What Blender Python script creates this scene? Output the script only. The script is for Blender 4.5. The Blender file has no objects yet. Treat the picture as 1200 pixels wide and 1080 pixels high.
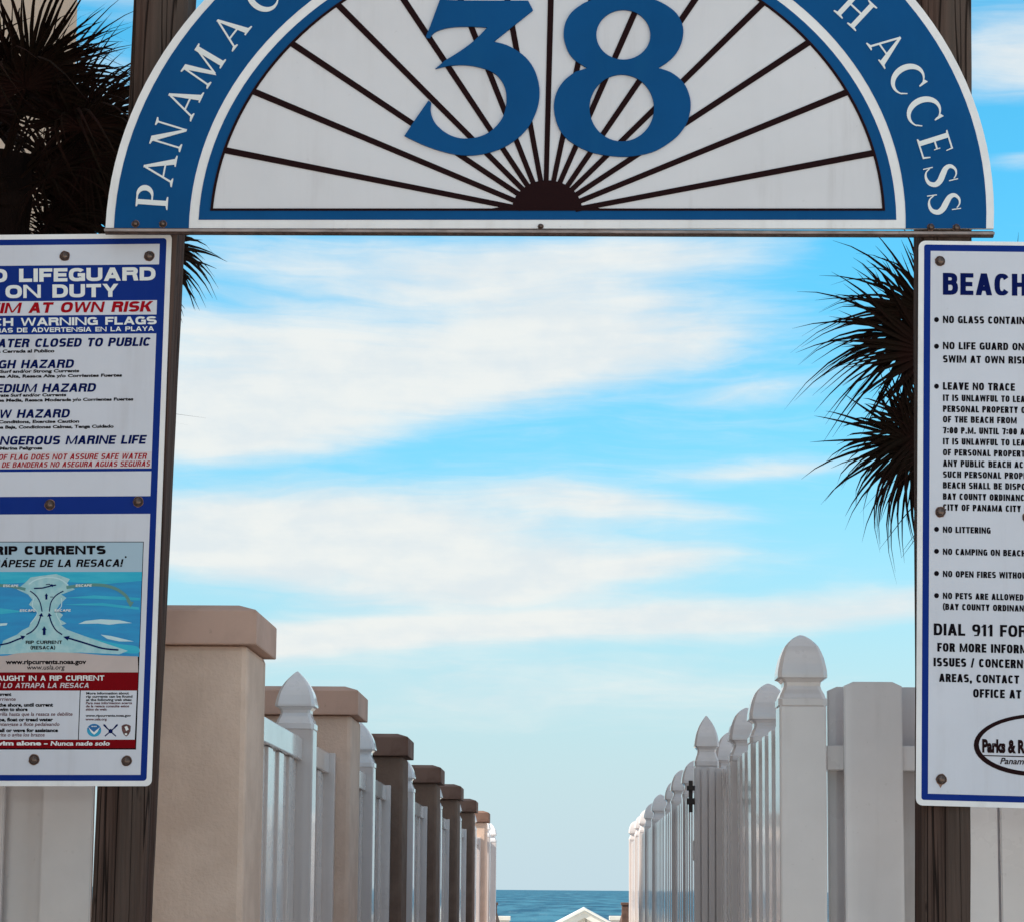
import bpy, bmesh, math, random
from mathutils import Vector, Matrix, Euler
from mathutils.geometry import tessellate_polygon
random.seed(7)
S = bpy.context.scene
COL = S.collection
R = math.radians
PI = math.pi

# ------------------------------------------------------------------ camera
FOC, PPX, PPY = 2900.0, 600.0, 660.0          # in pixels of a 1200 x 1080 picture
YAW, PITCH, ROLL = 0.0252, R(7.5), 0.0080
EYE = Vector((0.0, 0.0, 1.5))
RC = Matrix.Rotation(YAW, 3, 'Z') @ Matrix.Rotation(R(90) + PITCH, 3, 'X') @ Matrix.Rotation(ROLL, 3, 'Z')
cam = bpy.data.cameras.new('camera')
co = bpy.data.objects.new('camera', cam)
COL.objects.link(co)
co.matrix_world = Matrix.Translation(EYE) @ RC.to_4x4()
cam.sensor_width = 36.0
cam.lens = FOC / 1200 * 36
cam.shift_x = 0.0
cam.shift_y = (PPY - 540) / 1200
cam.clip_start = 0.05
cam.clip_end = 60000
S.camera = co

# ------------------------------------------------------------------ sun, sky, exposure
SUN_FROM = Vector((-0.93, -0.36, 0.0)).normalized()
SUN_EL = R(42)
SUN_DIR = Vector((SUN_FROM.x * math.cos(SUN_EL), SUN_FROM.y * math.cos(SUN_EL), math.sin(SUN_EL)))
sl = bpy.data.lights.new('sun', 'SUN')
sl.energy = 4.6
sl.angle = R(0.53)
sl.color = (1.0, 0.90, 0.76)
so = bpy.data.objects.new('sun', sl)
COL.objects.link(so)
so.rotation_euler = SUN_DIR.to_track_quat('Z', 'Y').to_euler()
S.view_settings.view_transform = 'Standard'
S.view_settings.look = 'None'
S.view_settings.gamma = 1
S.view_settings.use_curve_mapping = False
S.view_settings.exposure = 0.48
S.cycles.max_bounces = 8
S.cycles.diffuse_bounces = 4
S.cycles.glossy_bounces = 4

def ray(px, py):
    return (RC @ Vector(((px - PPX) / FOC, -(py - PPY) / FOC, -1.0))).normalized()
def P(px, py, Y):
    d = ray(px, py)
    return EYE + d * ((Y - EYE.y) / d.y)
def azel(px, py):
    d = ray(px, py)
    return math.atan2(d.x, d.y), math.atan2(d.z, math.hypot(d.x, d.y))

class NT:
    def __init__(s, tree):
        s.t = tree; s.n = tree.nodes; s.l = tree.links
    def new(s, typ, ins=None, **kw):
        nd = s.n.new(typ)
        for k, v in kw.items():
            setattr(nd, k, v)
        for k, v in (ins or {}).items():
            if isinstance(v, bpy.types.NodeSocket):
                s.l.new(v, nd.inputs[k])
            else:
                nd.inputs[k].default_value = v
        return nd
    def math(s, op, a, b=0.0, clamp=False):
        return s.new('ShaderNodeMath', {0: a, 1: b}, operation=op, use_clamp=clamp).outputs[0]
    def mix(s, f, a, b, mode='MIX'):
        nd = s.new('ShaderNodeMix', {}, data_type='RGBA', blend_type=mode, clamp_factor=True)
        for i, v in ((0, f), (6, a), (7, b)):
            if isinstance(v, bpy.types.NodeSocket): s.l.new(v, nd.inputs[i])
            else: nd.inputs[i].default_value = v if i == 0 else (tuple(v) + (1,))[:4]
        return nd.outputs[2]
    def smooth(s, v, a, b, c=0.0, d=1.0):
        nd = s.new('ShaderNodeMapRange', {0: v, 1: a, 2: b, 3: c, 4: d}, interpolation_type='SMOOTHSTEP')
        return nd.outputs[0]

world = bpy.data.worlds.new('World')
S.world = world
world.use_nodes = True
W = NT(world.node_tree)
W.n.clear()
sky = W.new('ShaderNodeTexSky', {}, sky_type='NISHITA', sun_disc=False)
sky.sun_elevation = SUN_EL
sky.sun_rotation = math.atan2(SUN_FROM.x, SUN_FROM.y)
sky.air_density = 1.0; sky.dust_density = 0.6; sky.ozone_density = 1.0
geo = W.new('ShaderNodeTexCoord')
sep = W.new('ShaderNodeSeparateXYZ', {0: geo.outputs['Generated']})
hyp = W.math('SQRT', W.math('ADD', W.math('MULTIPLY', sep.outputs[0], sep.outputs[0]), W.math('MULTIPLY', sep.outputs[1], sep.outputs[1])))
az = W.math('ARCTAN2', sep.outputs[0], sep.outputs[1])
el = W.math('ARCTAN2', sep.outputs[2], hyp)
ae = W.new('ShaderNodeCombineXYZ', {0: az, 1: el, 2: 0.0}).outputs[0]
# domain warp gives the wisps
warpn = W.new('ShaderNodeTexNoise', {'Vector': W.new('ShaderNodeMapping', {0: ae, 3: (7, 26, 1)}, vector_type='POINT').outputs[0], 'Scale': 1.0, 'Detail': 3.0, 'Roughness': 0.5})
wv = W.new('ShaderNodeVectorMath', {0: W.new('ShaderNodeVectorMath', {0: warpn.outputs['Color'], 1: (0.5, 0.5, 0.5)}, operation='SUBTRACT').outputs[0], 1: (0.075, 0.020, 0)}, operation='MULTIPLY').outputs[0]
aw = W.new('ShaderNodeVectorMath', {0: ae, 1: wv}, operation='ADD').outputs[0]
clouds = [  # px, py, rx, ry, tilt (deg, up to the right), weight, inner edge
    (270, 480, 330, 72, 5, 1.0, .25), (300, 405, 260, 80, 0, .75, .0), (600, 405, 330, 92, 8, 1.0, .15), (590, 318, 380, 56, 2, .8, .0),
    (780, 300, 220, 30, 0, .55, .0), (820, 405, 200, 42, 6, .6, 0), (880, 460, 140, 22, 3, .4, 0), (330, 300, 260, 50, 0, .35, 0),
    (370, 630, 460, 80, -2, 1.0, .2), (690, 595, 230, 30, -6, .75, .0), (640, 672, 320, 34, 4, .85, .1),
    (900, 548, 190, 22, 5, .6, .0), (450, 740, 420, 44, 4, .95, .1), (800, 722, 400, 36, 2, .85, .1), (1040, 700, 200, 26, 2, .6, .0),
    (1220, 60, 170, 60, 4, .8, .1), (1230, 180, 150, 22, 8, .55, .0), (100, 110, 150, 60, -8, .6, .1), (650, 810, 620, 70, 1, .45, .0), (600, 480, 700, 330, 0, .22, .2),
]
dens = None
for (px, py, rx, ry, tilt, wt, inner) in clouds:
    a, e = azel(px, py)
    m = W.new('ShaderNodeMapping', {0: aw, 1: (a, e, 0), 2: (0, 0, R(tilt)), 3: (rx / FOC, ry / FOC, 1)}, vector_type='TEXTURE').outputs[0]
    ln = W.new('ShaderNodeVectorMath', {0: m}, operation='LENGTH').outputs['Value']
    v = W.smooth(ln, inner, 1.15, wt, 0.0)
    if dens is None: dens = v
    else:  # screen
        dens = W.math('SUBTRACT', 1.0, W.math('MULTIPLY', W.math('SUBTRACT', 1.0, dens), W.math('SUBTRACT', 1.0, v)))
fib = W.new('ShaderNodeTexNoise', {'Vector': W.new('ShaderNodeMapping', {0: aw, 2: (0, 0, R(-5)), 3: (9, 70, 1)}, vector_type='POINT').outputs[0], 'Scale': 1.0, 'Detail': 5.0, 'Roughness': 0.55}).outputs[0]
fine = W.new('ShaderNodeTexNoise', {'Vector': W.new('ShaderNodeMapping', {0: aw, 2: (0, 0, R(-4)), 3: (26, 210, 1)}, vector_type='POINT').outputs[0], 'Scale': 1.0, 'Detail': 6.0, 'Roughness': 0.62, 'Distortion': 0.6}).outputs[0]
mott = W.new('ShaderNodeTexNoise', {'Vector': W.new('ShaderNodeMapping', {0: ae, 3: (34, 60, 1)}, vector_type='POINT').outputs[0], 'Scale': 1.0, 'Detail': 5.0, 'Roughness': 0.6}).outputs[0]
broad = W.new('ShaderNodeTexNoise', {'Vector': W.new('ShaderNodeMapping', {0: aw, 3: (3, 14, 1)}, vector_type='POINT').outputs[0], 'Scale': 1.0, 'Detail': 3.0, 'Roughness': 0.5}).outputs[0]
# cloud goes on all round the unseen sky, denser to add neutral fill light
infront = W.math('MULTIPLY', W.smooth(W.math('ABSOLUTE', az), 0.22, 0.35, 1.0, 0.0), W.smooth(el, 0.30, 0.42, 1.0, 0.0))
elsewhere = W.smooth(broad, 0.36, 0.60, 0.0, 0.95)
dens = W.math('ADD', W.math('MULTIPLY', dens, infront), W.math('MULTIPLY', elsewhere, W.math('SUBTRACT', 1.0, infront)))
dens = W.math('ADD', dens, W.math('MULTIPLY', W.math('SUBTRACT', fib, 0.5), 0.5))
dens = W.math('ADD', dens, W.math('MULTIPLY', W.math('SUBTRACT', fine, 0.5), 0.42))
dens = W.math('ADD', dens, W.math('MULTIPLY', W.math('SUBTRACT', mott, 0.5), 0.12))
dens = W.smooth(dens, 0.07, 0.90, 0.0, 0.95)
grade = W.mix(W.smooth(el, 0.0, 0.33), (0.80, 1.15, 1.17), (0.42, 1.50, 1.62))
grade = W.mix(W.smooth(el, 0.40, 0.9), grade, (0.72, 1.22, 1.30))  # unseen upper sky made less cyan to keep the fill light neutral
skyc = W.mix(1.0, sky.outputs[0], grade, 'MULTIPLY')
cloudc = W.mix(W.smooth(W.math('ADD', W.math('MULTIPLY', fib, .5), W.math('MULTIPLY', mott, .5)), 0.38, 0.62), (5.6, 6.0, 6.15), (6.4, 6.5, 6.3))
horizon = W.smooth(el, 0.0, 0.20, 0.92, 0.0)
skyc = W.mix(horizon, skyc, (4.1, 5.2, 5.85))
final = W.mix(dens, skyc, cloudc)
SKY_STRENGTH = 0.10
bg = W.new('ShaderNodeBackground', {0: final, 1: SKY_STRENGTH})
W.new('ShaderNodeOutputWorld', {0: bg.outputs[0]})

# ------------------------------------------------------------------ materials
def mat(name, col, rough=0.6, spec=0.5, metal=0.0, noise=0.0, nscale=8.0, nstretch=(1, 1, 1), bump=0.0, bscale=60.0, bstretch=None, col2=None, coat=0.0, lo=0.35, hi=0.65, bdist=0.002, detail=5.0, grime=0.0, gcol=(0.30, 0.24, 0.19), gscale=(22, 22, 1.1), vary=0.0):
    m = bpy.data.materials.new(name)
    m.use_nodes = True
    T = NT(m.node_tree)
    b = T.n['Principled BSDF']
    b.inputs['Roughness'].default_value = rough
    b.inputs['Specular IOR Level'].default_value = spec
    b.inputs['Metallic'].default_value = metal
    b.inputs['Coat Weight'].default_value = coat
    b.inputs['Coat Roughness'].default_value = 0.08
    c4 = tuple(col) + (1,)
    b.inputs['Base Color'].default_value = c4
    tc = T.new('ShaderNodeTexCoord')
    if noise > 0 or col2:
        mp = T.new('ShaderNodeMapping', {0: tc.outputs['Object'], 3: nstretch})
        nz = T.new('ShaderNodeTexNoise', {'Vector': mp.outputs[0], 'Scale': nscale, 'Detail': detail, 'Roughness': 0.6})
        c2 = col2 if col2 else tuple(max(0, x * (1 - noise)) for x in col)
        f = T.smooth(nz.outputs[0], lo, hi)
        T.l.new(T.mix(f, col, c2), b.inputs['Base Color'])
    if vary > 0:
        src = b.inputs['Base Color'].links[0].from_socket if b.inputs['Base Color'].is_linked else c4
        oi = T.new('ShaderNodeObjectInfo', {})
        T.l.new(T.mix(T.math('MULTIPLY', oi.outputs['Random'], vary), src, (col[0] * .55, col[1] * .52, col[2] * .50)), b.inputs['Base Color'])
    if grime > 0:
        src = b.inputs['Base Color'].links[0].from_socket if b.inputs['Base Color'].is_linked else c4
        g1 = T.new('ShaderNodeTexNoise', {'Vector': T.new('ShaderNodeMapping', {0: tc.outputs['Object'], 3: gscale}).outputs[0], 'Scale': 1.0, 'Detail': 6.0, 'Roughness': 0.65})
        g2 = T.new('ShaderNodeTexNoise', {'Vector': tc.outputs['Object'], 'Scale': 2.3, 'Detail': 5.0, 'Roughness': 0.7})
        g3 = T.new('ShaderNodeTexNoise', {'Vector': tc.outputs['Object'], 'Scale': 60.0, 'Detail': 2.0})
        gm = T.math('MULTIPLY', T.smooth(g1.outputs[0], 0.48, 0.78), T.smooth(g2.outputs[0], 0.36, 0.66))
        gm = T.math('ADD', T.math('MULTIPLY', gm, grime), T.math('MULTIPLY', T.smooth(g3.outputs[0], 0.70, 0.78), grime * 0.5), True)
        T.l.new(T.mix(gm, src, gcol), b.inputs['Base Color'])
        T.l.new(T.smooth(g2.outputs[0], 0.3, 0.7, max(rough - .08, 0.02), min(rough + .18, 1)), b.inputs['Roughness'])
    if bump > 0:
        mp = T.new('ShaderNodeMapping', {0: tc.outputs['Object'], 3: bstretch or nstretch})
        nz = T.new('ShaderNodeTexNoise', {'Vector': mp.outputs[0], 'Scale': bscale, 'Detail': 4.0, 'Roughness': 0.6})
        bp = T.new('ShaderNodeBump', {'Strength': bump, 'Distance': bdist, 'Height': nz.outputs[0]})
        T.l.new(bp.outputs[0], b.inputs['Normal'])
    return m

M = {}
M['vinyl'] = mat('white_vinyl', (0.78, 0.705, 0.70), 0.30, 0.5, noise=0.10, nscale=2.5, bump=0.06, bscale=5, bstretch=(3, 3, .6), coat=1.0, bdist=0.008, grime=0.32, gcol=(0.36, 0.29, 0.26), gscale=(14, 14, 0.9), vary=0.28)
M['stucco'] = mat('tan_stucco', (0.76, 0.565, 0.465), 0.92, 0.1, col2=(0.66, 0.48, 0.39), nscale=5, bump=0.8, bscale=90, bdist=0.004, grime=0.45, gcol=(0.40, 0.28, 0.22), gscale=(9, 9, 0.8))
M['stucco_cap'] = mat('painted_cap_stucco', (0.62, 0.41, 0.335), 0.85, 0.15, col2=(0.54, 0.355, 0.29), nscale=6, bump=0.35, bscale=120, bdist=0.002, grime=0.5, gcol=(0.30, 0.20, 0.16), gscale=(12, 12, 5))
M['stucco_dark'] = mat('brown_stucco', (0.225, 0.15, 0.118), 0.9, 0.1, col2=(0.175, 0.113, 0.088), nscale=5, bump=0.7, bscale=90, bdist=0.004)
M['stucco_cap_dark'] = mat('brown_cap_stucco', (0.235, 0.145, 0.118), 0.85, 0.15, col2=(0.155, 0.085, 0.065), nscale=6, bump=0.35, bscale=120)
M['white'] = mat('sign_white', (0.78, 0.78, 0.80), 0.35, 0.5, noise=0.05, nscale=3)
M['panel'] = mat('sign_panel_grey', (0.67, 0.67, 0.75), 0.35, 0.5, noise=0.06, nscale=2.5, grime=0.30, gcol=(0.36, 0.32, 0.32), gscale=(18, 18, 1.2))
M['fan'] = mat('fan_panel_grey', (0.74, 0.715, 0.75), 0.38, 0.5, noise=0.07, nscale=1.8, grime=0.30, gcol=(0.40, 0.36, 0.36), gscale=(16, 16, 1.4))
M['rim'] = mat('sign_rim_white', (0.90, 0.87, 0.88), 0.35, 0.5, noise=0.10, nscale=4, grime=0.45, gcol=(0.42, 0.33, 0.28), gscale=(16, 16, 3))
M['blue'] = mat('arch_blue', (0.001, 0.078, 0.245), 0.5, 0.12, noise=0.12, nscale=2.5, grime=0.30, gcol=(0.01, 0.12, 0.27), gscale=(14, 14, 1.4))
M['navy'] = mat('border_navy', (0.002, 0.026, 0.225), 0.5, 0.12, noise=0.08, nscale=3, grime=0.30, gcol=(0.02, 0.05, 0.20), gscale=(14, 14, 1.4))
M['ink_navy'] = mat('ink_navy', (0.002, 0.008, 0.085), 0.7, 0.06)
M['ink'] = mat('ink_black', (0.006, 0.004, 0.007), 0.7, 0.06)
M['ink_brown'] = mat('ink_brown', (0.13, 0.05, 0.06), 0.7, 0.06)
M['red'] = mat('ink_red', (0.36, 0.004, 0.012), 0.7, 0.06)
M['crimson'] = mat('band_crimson', (0.21, 0.002, 0.006), 0.7, 0.06)
M['blush'] = mat('print_blush', (0.66, 0.58, 0.62), 0.4, 0.4)
M['lettering'] = mat('lettering_white', (0.80, 0.80, 0.80), 0.4, 0.4)
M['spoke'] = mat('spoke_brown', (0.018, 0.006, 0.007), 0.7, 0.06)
M['bolt'] = mat('rusty_bolt', (0.20, 0.14, 0.12), 0.38, 0.5, metal=0.85, noise=0.5, nscale=90)
M['washer'] = mat('rusty_washer', (0.10, 0.055, 0.045), 0.6, 0.4, metal=0.4, noise=0.5, nscale=70)
M['trim'] = mat('aluminium_trim', (0.40, 0.33, 0.32), 0.6, 0.3, metal=0.0, noise=0.35, nscale=14, nstretch=(1, 1, 4), grime=0.6, gcol=(0.12, 0.06, 0.04), gscale=(14, 14, 4))
M['sea_print'] = mat('poster_sea', (0.012, 0.25, 0.56), 0.4, 0.4, col2=(0.01, 0.31, 0.62), nscale=9, nstretch=(1, 1, 7))
M['sea_print_light'] = mat('poster_sea_pale', (0.01, 0.42, 0.62), 0.4, 0.4, col2=(0.03, 0.48, 0.66), nscale=12, nstretch=(1, 1, 7))
M['foam'] = mat('poster_foam', (0.30, 0.56, 0.62), 0.4, 0.4, col2=(0.42, 0.64, 0.68), nscale=40)
M['foam_white'] = mat('poster_foam_white', (0.55, 0.75, 0.80), 0.4, 0.4)
M['poster_header'] = mat('poster_header_blue', (0.40, 0.53, 0.64), 0.4, 0.3)
M['sand_print'] = mat('poster_sand', (0.56, 0.45, 0.43), 0.4, 0.4, noise=0.08, nscale=8)
M['green_print'] = mat('poster_green', (0.10, 0.26, 0.24), 0.4, 0.4)
M['logo_blue'] = mat('logo_blue', (0.005, 0.12, 0.36), 0.4, 0.4)
M['logo_cyan'] = mat('logo_cyan', (0.01, 0.33, 0.55), 0.4, 0.4)
M['badge'] = mat('badge_brown', (0.16, 0.06, 0.06), 0.5, 0.3, noise=0.5, nscale=200)
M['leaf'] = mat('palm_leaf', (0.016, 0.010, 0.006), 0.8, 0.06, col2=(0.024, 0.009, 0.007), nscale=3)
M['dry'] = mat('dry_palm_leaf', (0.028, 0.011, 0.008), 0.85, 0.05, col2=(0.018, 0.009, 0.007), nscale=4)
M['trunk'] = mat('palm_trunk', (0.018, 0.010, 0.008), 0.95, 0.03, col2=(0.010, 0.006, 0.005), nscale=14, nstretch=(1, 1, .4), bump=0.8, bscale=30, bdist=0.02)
M['latch'] = mat('black_iron', (0.03, 0.018, 0.016), 0.5, 0.4, noise=0.3, nscale=40)
M['roofwhite'] = mat('white_painted_timber', (0.80, 0.78, 0.74), 0.5, 0.4, noise=0.08, nscale=6, nstretch=(1, 1, .3))
M['railwood'] = mat('brown_rail_wood', (0.16, 0.09, 0.07), 0.7, 0.3, noise=0.4, nscale=12)
M['glass'] = mat('window_glass', (0.03, 0.05, 0.06), 0.06, 0.8)
M['building'] = mat('tan_wall_stucco', (0.62, 0.45, 0.34), 0.9, 0.2, noise=0.10, nscale=0.6, bump=0.4, bscale=25, bdist=0.01)
M['concrete'] = mat('path_concrete', (0.36, 0.34, 0.31), 0.9, 0.3, noise=0.25, nscale=1.6, bump=0.4, bscale=60, bdist=0.003)
M['sand'] = mat('white_sand', (0.70, 0.65, 0.57), 0.95, 0.2, noise=0.18, nscale=0.7, bump=0.6, bscale=6, bdist=0.03)

def wood_mat():
    m = bpy.data.materials.new('weathered_post_wood')
    m.use_nodes = True
    T = NT(m.node_tree)
    b = T.n['Principled BSDF']
    b.inputs['Roughness'].default_value = 0.85
    b.inputs['Specular IOR Level'].default_value = 0.08
    tc = T.new('ShaderNodeTexCoord')
    mp = T.new('ShaderNodeMapping', {0: tc.outputs['Object'], 3: (60, 60, 1.6)})
    wv = T.new('ShaderNodeTexNoise', {'Vector': mp.outputs[0], 'Scale': 1.0, 'Detail': 6.0, 'Roughness': 0.65, 'Distortion': 0.4})
    mp2 = T.new('ShaderNodeMapping', {0: tc.outputs['Object'], 3: (9, 9, 0.7)})
    br = T.new('ShaderNodeTexNoise', {'Vector': mp2.outputs[0], 'Scale': 1.0, 'Detail': 3.0})
    mp3 = T.new('ShaderNodeMapping', {0: tc.outputs['Object'], 3: (26, 26, 0.55)})
    ck = T.new('ShaderNodeTexNoise', {'Vector': mp3.outputs[0], 'Scale': 1.0, 'Detail': 2.0, 'Roughness': 0.4, 'Distortion': 0.25})
    crack = T.smooth(T.math('ABSOLUTE', T.math('SUBTRACT', ck.outputs[0], 0.5)), 0.0, 0.018, 1.0, 0.0)
    c = T.mix(T.smooth(wv.outputs[0], 0.3, 0.7), (0.105, 0.058, 0.046), (0.034, 0.016, 0.012))
    c = T.mix(T.smooth(br.outputs[0], 0.35, 0.7, 0, .65), c, (0.115, 0.092, 0.080))
    mp5 = T.new('ShaderNodeMapping', {0: tc.outputs['Object'], 3: (13, 13, 5)})
    vo = T.new('ShaderNodeTexVoronoi', {'Vector': mp5.outputs[0], 'Scale': 1.0})
    knot = T.smooth(vo.outputs['Distance'], 0.03, 0.10, 1.0, 0.0)
    c = T.mix(T.math('MAXIMUM', T.math('MULTIPLY', crack, 0.9), T.math('MULTIPLY', knot, 0.8)), c, (0.012, 0.008, 0.007))
    T.l.new(c, b.inputs['Base Color'])
    h = T.math('SUBTRACT', wv.outputs[0], T.math('MULTIPLY', crack, 1.6))
    bp = T.new('ShaderNodeBump', {'Strength': 0.8, 'Distance': 0.004, 'Height': h})
    T.l.new(bp.outputs[0], b.inputs['Normal'])
    return m
M['wood'] = wood_mat()

def sea_mat():
    m = bpy.data.materials.new('sea_water')
    m.use_nodes = True
    T = NT(m.node_tree)
    b = T.n['Principled BSDF']
    b.inputs['Roughness'].default_value = 0.6
    b.inputs['Specular IOR Level'].default_value = 0.04
    tc = T.new('ShaderNodeTexCoord')
    mp = T.new('ShaderNodeMapping', {0: tc.outputs['Object'], 3: (0.09, 0.012, 1)})
    a = T.new('ShaderNodeTexNoise', {'Vector': mp.outputs[0], 'Scale': 1.0, 'Detail': 6.0, 'Roughness': 0.6})
    c = T.mix(T.smooth(a.outputs[0], 0.40, 0.60), (0.018, 0.085, 0.155), (0.055, 0.185, 0.27))
    mpf = T.new('ShaderNodeMapping', {0: tc.outputs['Object'], 3: (0.22, 0.025, 1)})
    f = T.new('ShaderNodeTexNoise', {'Vector': mpf.outputs[0], 'Scale': 1.0, 'Detail': 5.0, 'Roughness': 0.7})
    c = T.mix(T.smooth(f.outputs[0], 0.60, 0.72, 0, .55), c, (0.30, 0.44, 0.50))
    T.l.new(c, b.inputs['Base Color'])
    mp2 = T.new('ShaderNodeMapping', {0: tc.outputs['Object'], 3: (0.5, 0.9, 1)})
    w = T.new('ShaderNodeTexNoise', {'Vector': mp2.outputs[0], 'Scale': 1.0, 'Detail': 4.0, 'Roughness': 0.6})
    bp = T.new('ShaderNodeBump', {'Strength': 1.0, 'Distance': 0.5, 'Height': w.outputs[0]})
    T.l.new(bp.outputs[0], b.inputs['Normal'])
    return m
M['sea'] = sea_mat()

# ------------------------------------------------------------------ helpers
def finish(name, bm, mats, parent=None, smooth=False, mesh=None):
    if mesh is None:
        mesh = bpy.data.meshes.new(name)
        bmesh.ops.recalc_face_normals(bm, faces=bm.faces) if smooth != 'keep' else None
        bm.to_mesh(mesh); bm.free()
        for m in (mats if isinstance(mats, (list, tuple)) else [mats]):
            mesh.materials.append(m)
        if smooth is True:
            for p in mesh.polygons: p.use_smooth = True
    o = bpy.data.objects.new(name, mesh)
    COL.objects.link(o)
    if parent is not None: o.parent = parent
    return o
def tag(o, label=None, cat=None, group=None, kind=None):
    if label: o['label'] = label
    if cat: o['category'] = cat
    if group: o['group'] = group
    if kind: o['kind'] = kind
    return o
def empty(name, loc, rz=0.0):
    o = bpy.data.objects.new(name, None)
    o.empty_display_size = 0.2
    COL.objects.link(o)
    o.location = loc; o.rotation_euler = (0, 0, rz)
    return o
def box(bm, x0, x1, y0, y1, z0, z1, bevel=0.0, mi=0):
    vs = [bm.verts.new(c) for c in ((x0, y0, z0), (x1, y0, z0), (x1, y1, z0), (x0, y1, z0), (x0, y0, z1), (x1, y0, z1), (x1, y1, z1), (x0, y1, z1))]
    fs = [bm.faces.new([vs[i] for i in q]) for q in ((0, 3, 2, 1), (4, 5, 6, 7), (0, 1, 5, 4), (1, 2, 6, 5), (2, 3, 7, 6), (3, 0, 4, 7))]
    for f in fs: f.material_index = mi
    if bevel > 0:
        es = set(e for f in fs for e in f.edges)
        r = bmesh.ops.bevel(bm, geom=list(es), offset=bevel, segments=2, affect='EDGES', profile=0.5)
        for f in r['faces']: f.material_index = mi
def boxmesh(name, dims, m, bevel=0.0):
    bm = bmesh.new(); box(bm, *dims, bevel=bevel)
    me = bpy.data.meshes.new(name)
    bmesh.ops.recalc_face_normals(bm, faces=bm.faces)
    bm.to_mesh(me); bm.free(); me.materials.append(m)
    return me
def hull8(bm, a, b):   # a, b: two rings of points, joined
    va = [bm.verts.new(p) for p in a]; vb = [bm.verts.new(p) for p in b]
    n = len(a)
    for i in range(n):
        bm.faces.new((va[i], va[(i + 1) % n], vb[(i + 1) % n], vb[i]))
    bm.faces.new(va[::-1]); bm.faces.new(vb)
def rings(bm, rs, cap=True):
    prev = None; first = None
    for r in rs:
        v = [bm.verts.new(p) for p in r]
        if prev:
            n = len(v)
            for i in range(n):
                bm.faces.new((prev[i], prev[(i + 1) % n], v[(i + 1) % n], v[i]))
        else: first = v
        prev = v
    if cap:
        bm.faces.new(first[::-1]); bm.faces.new(prev)

# a signboard: a vertical plane at a real distance; artwork measured in picture pixels is laid out on it
class Board:
    def __init__(s, px, py, Y, yaw):
        s.O = P(px, py, Y); s.yaw = yaw
        s.r = Vector((math.cos(yaw), math.sin(yaw), 0)); s.nrm = Vector((math.sin(yaw), -math.cos(yaw), 0))
        s.base = Vector((s.O.x, s.O.y, s.O.z))
    def uv(s, px, py):
        d = ray(px, py)
        t = (s.O - EYE).dot(s.nrm) / d.dot(s.nrm)
        p = EYE + d * t - s.O
        return (p.dot(s.r), p.z)
    def prism(s, bm, loops, t0, t1, mi=0, sides=True, uvs=False):
        # loops: outer + holes, in pixels; t = distance proud of the board plane
        L = [[Vector((q[0], q[1], 0)) for q in (lp if uvs else [s.uv(*p) for p in lp])] for lp in loops]
        tris = tessellate_polygon(L)
        flat = [v for lp in L for v in lp]
        top = [bm.verts.new((v.x, -t1, v.y)) for v in flat]
        for t in tris:
            try: f = bm.faces.new([top[i] for i in t]); f.material_index = mi
            except ValueError: pass
        if sides:
            bot = [bm.verts.new((v.x, -t0, v.y)) for v in flat]
            k = 0
            for lp in L:
                n = len(lp)
                for i in range(n):
                    a, b = k + i, k + (i + 1) % n
                    f = bm.faces.new((bot[a], bot[b], top[b], top[a])); f.material_index = mi
                k += n
    def empty(s, name):
        return empty(name, s.O, s.yaw)

def orient_front(me):   # printed sheets: make normals face the viewer side (-Y local)
    pass

_fc = {}
def text_tris(body, off):
    key = (body, off)
    if key in _fc: return _fc[key]
    c = bpy.data.curves.new('t', 'FONT'); c.body = body; c.offset = off; c.resolution_u = 3
    o = bpy.data.objects.new('t', c); COL.objects.link(o)
    dg = bpy.context.evaluated_depsgraph_get()
    me = bpy.data.meshes.new_from_object(o.evaluated_get(dg))
    vs = [(v.co.x, v.co.y) for v in me.vertices]; fs = [tuple(p.vertices) for p in me.polygons]
    bpy.data.objects.remove(o); bpy.data.curves.remove(c); bpy.data.meshes.remove(me)
    _fc[key] = (vs, fs)
    return vs, fs
def textline(bd, bm, body, vis, x0, x1, yb, cap, slope=0.0, off=0.03, shear=0.0, t=0.0016, mi=0):
    """lay `body` so that its part `vis` fills x0..x1 (pixels) on baseline yb with capital height cap"""
    vs, fs = text_tris(body, off)
    i = body.find(vis)
    pre = body[:i]
    vv, _ = text_tris(vis, off)
    vx0 = min(v[0] for v in vv); vx1 = max(v[0] for v in vv)
    if pre:   # advance of the prefix
        a, _ = text_tris(pre.rstrip(' ') + ' ' * 0 + vis[0] if not pre.endswith(' ') else pre + vis[0], off)
        g, _ = text_tris(vis[0], off)
        adv = max(v[0] for v in a) - max(v[0] for v in g)
    else: adv = 0.0
    chh = 0.682 + 2 * off
    sx = (x1 - x0) / (vx1 - vx0 + shear * 0)
    sy = cap / chh
    new = []
    for (x, y) in vs:
        py = (y + off) * sy
        px = x0 + (x - adv - vx0) * sx + shear * (py - cap * 0.5)
        new.append((px, yb - py + slope * (px - x0)))
    P2 = [bd.uv(*p) for p in new]
    bvs = [bm.verts.new((p[0], -t, p[1])) for p in P2]
    for f in fs:
        try: ff = bm.faces.new([bvs[k] for k in f]); ff.material_index = mi
        except ValueError: pass

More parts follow.
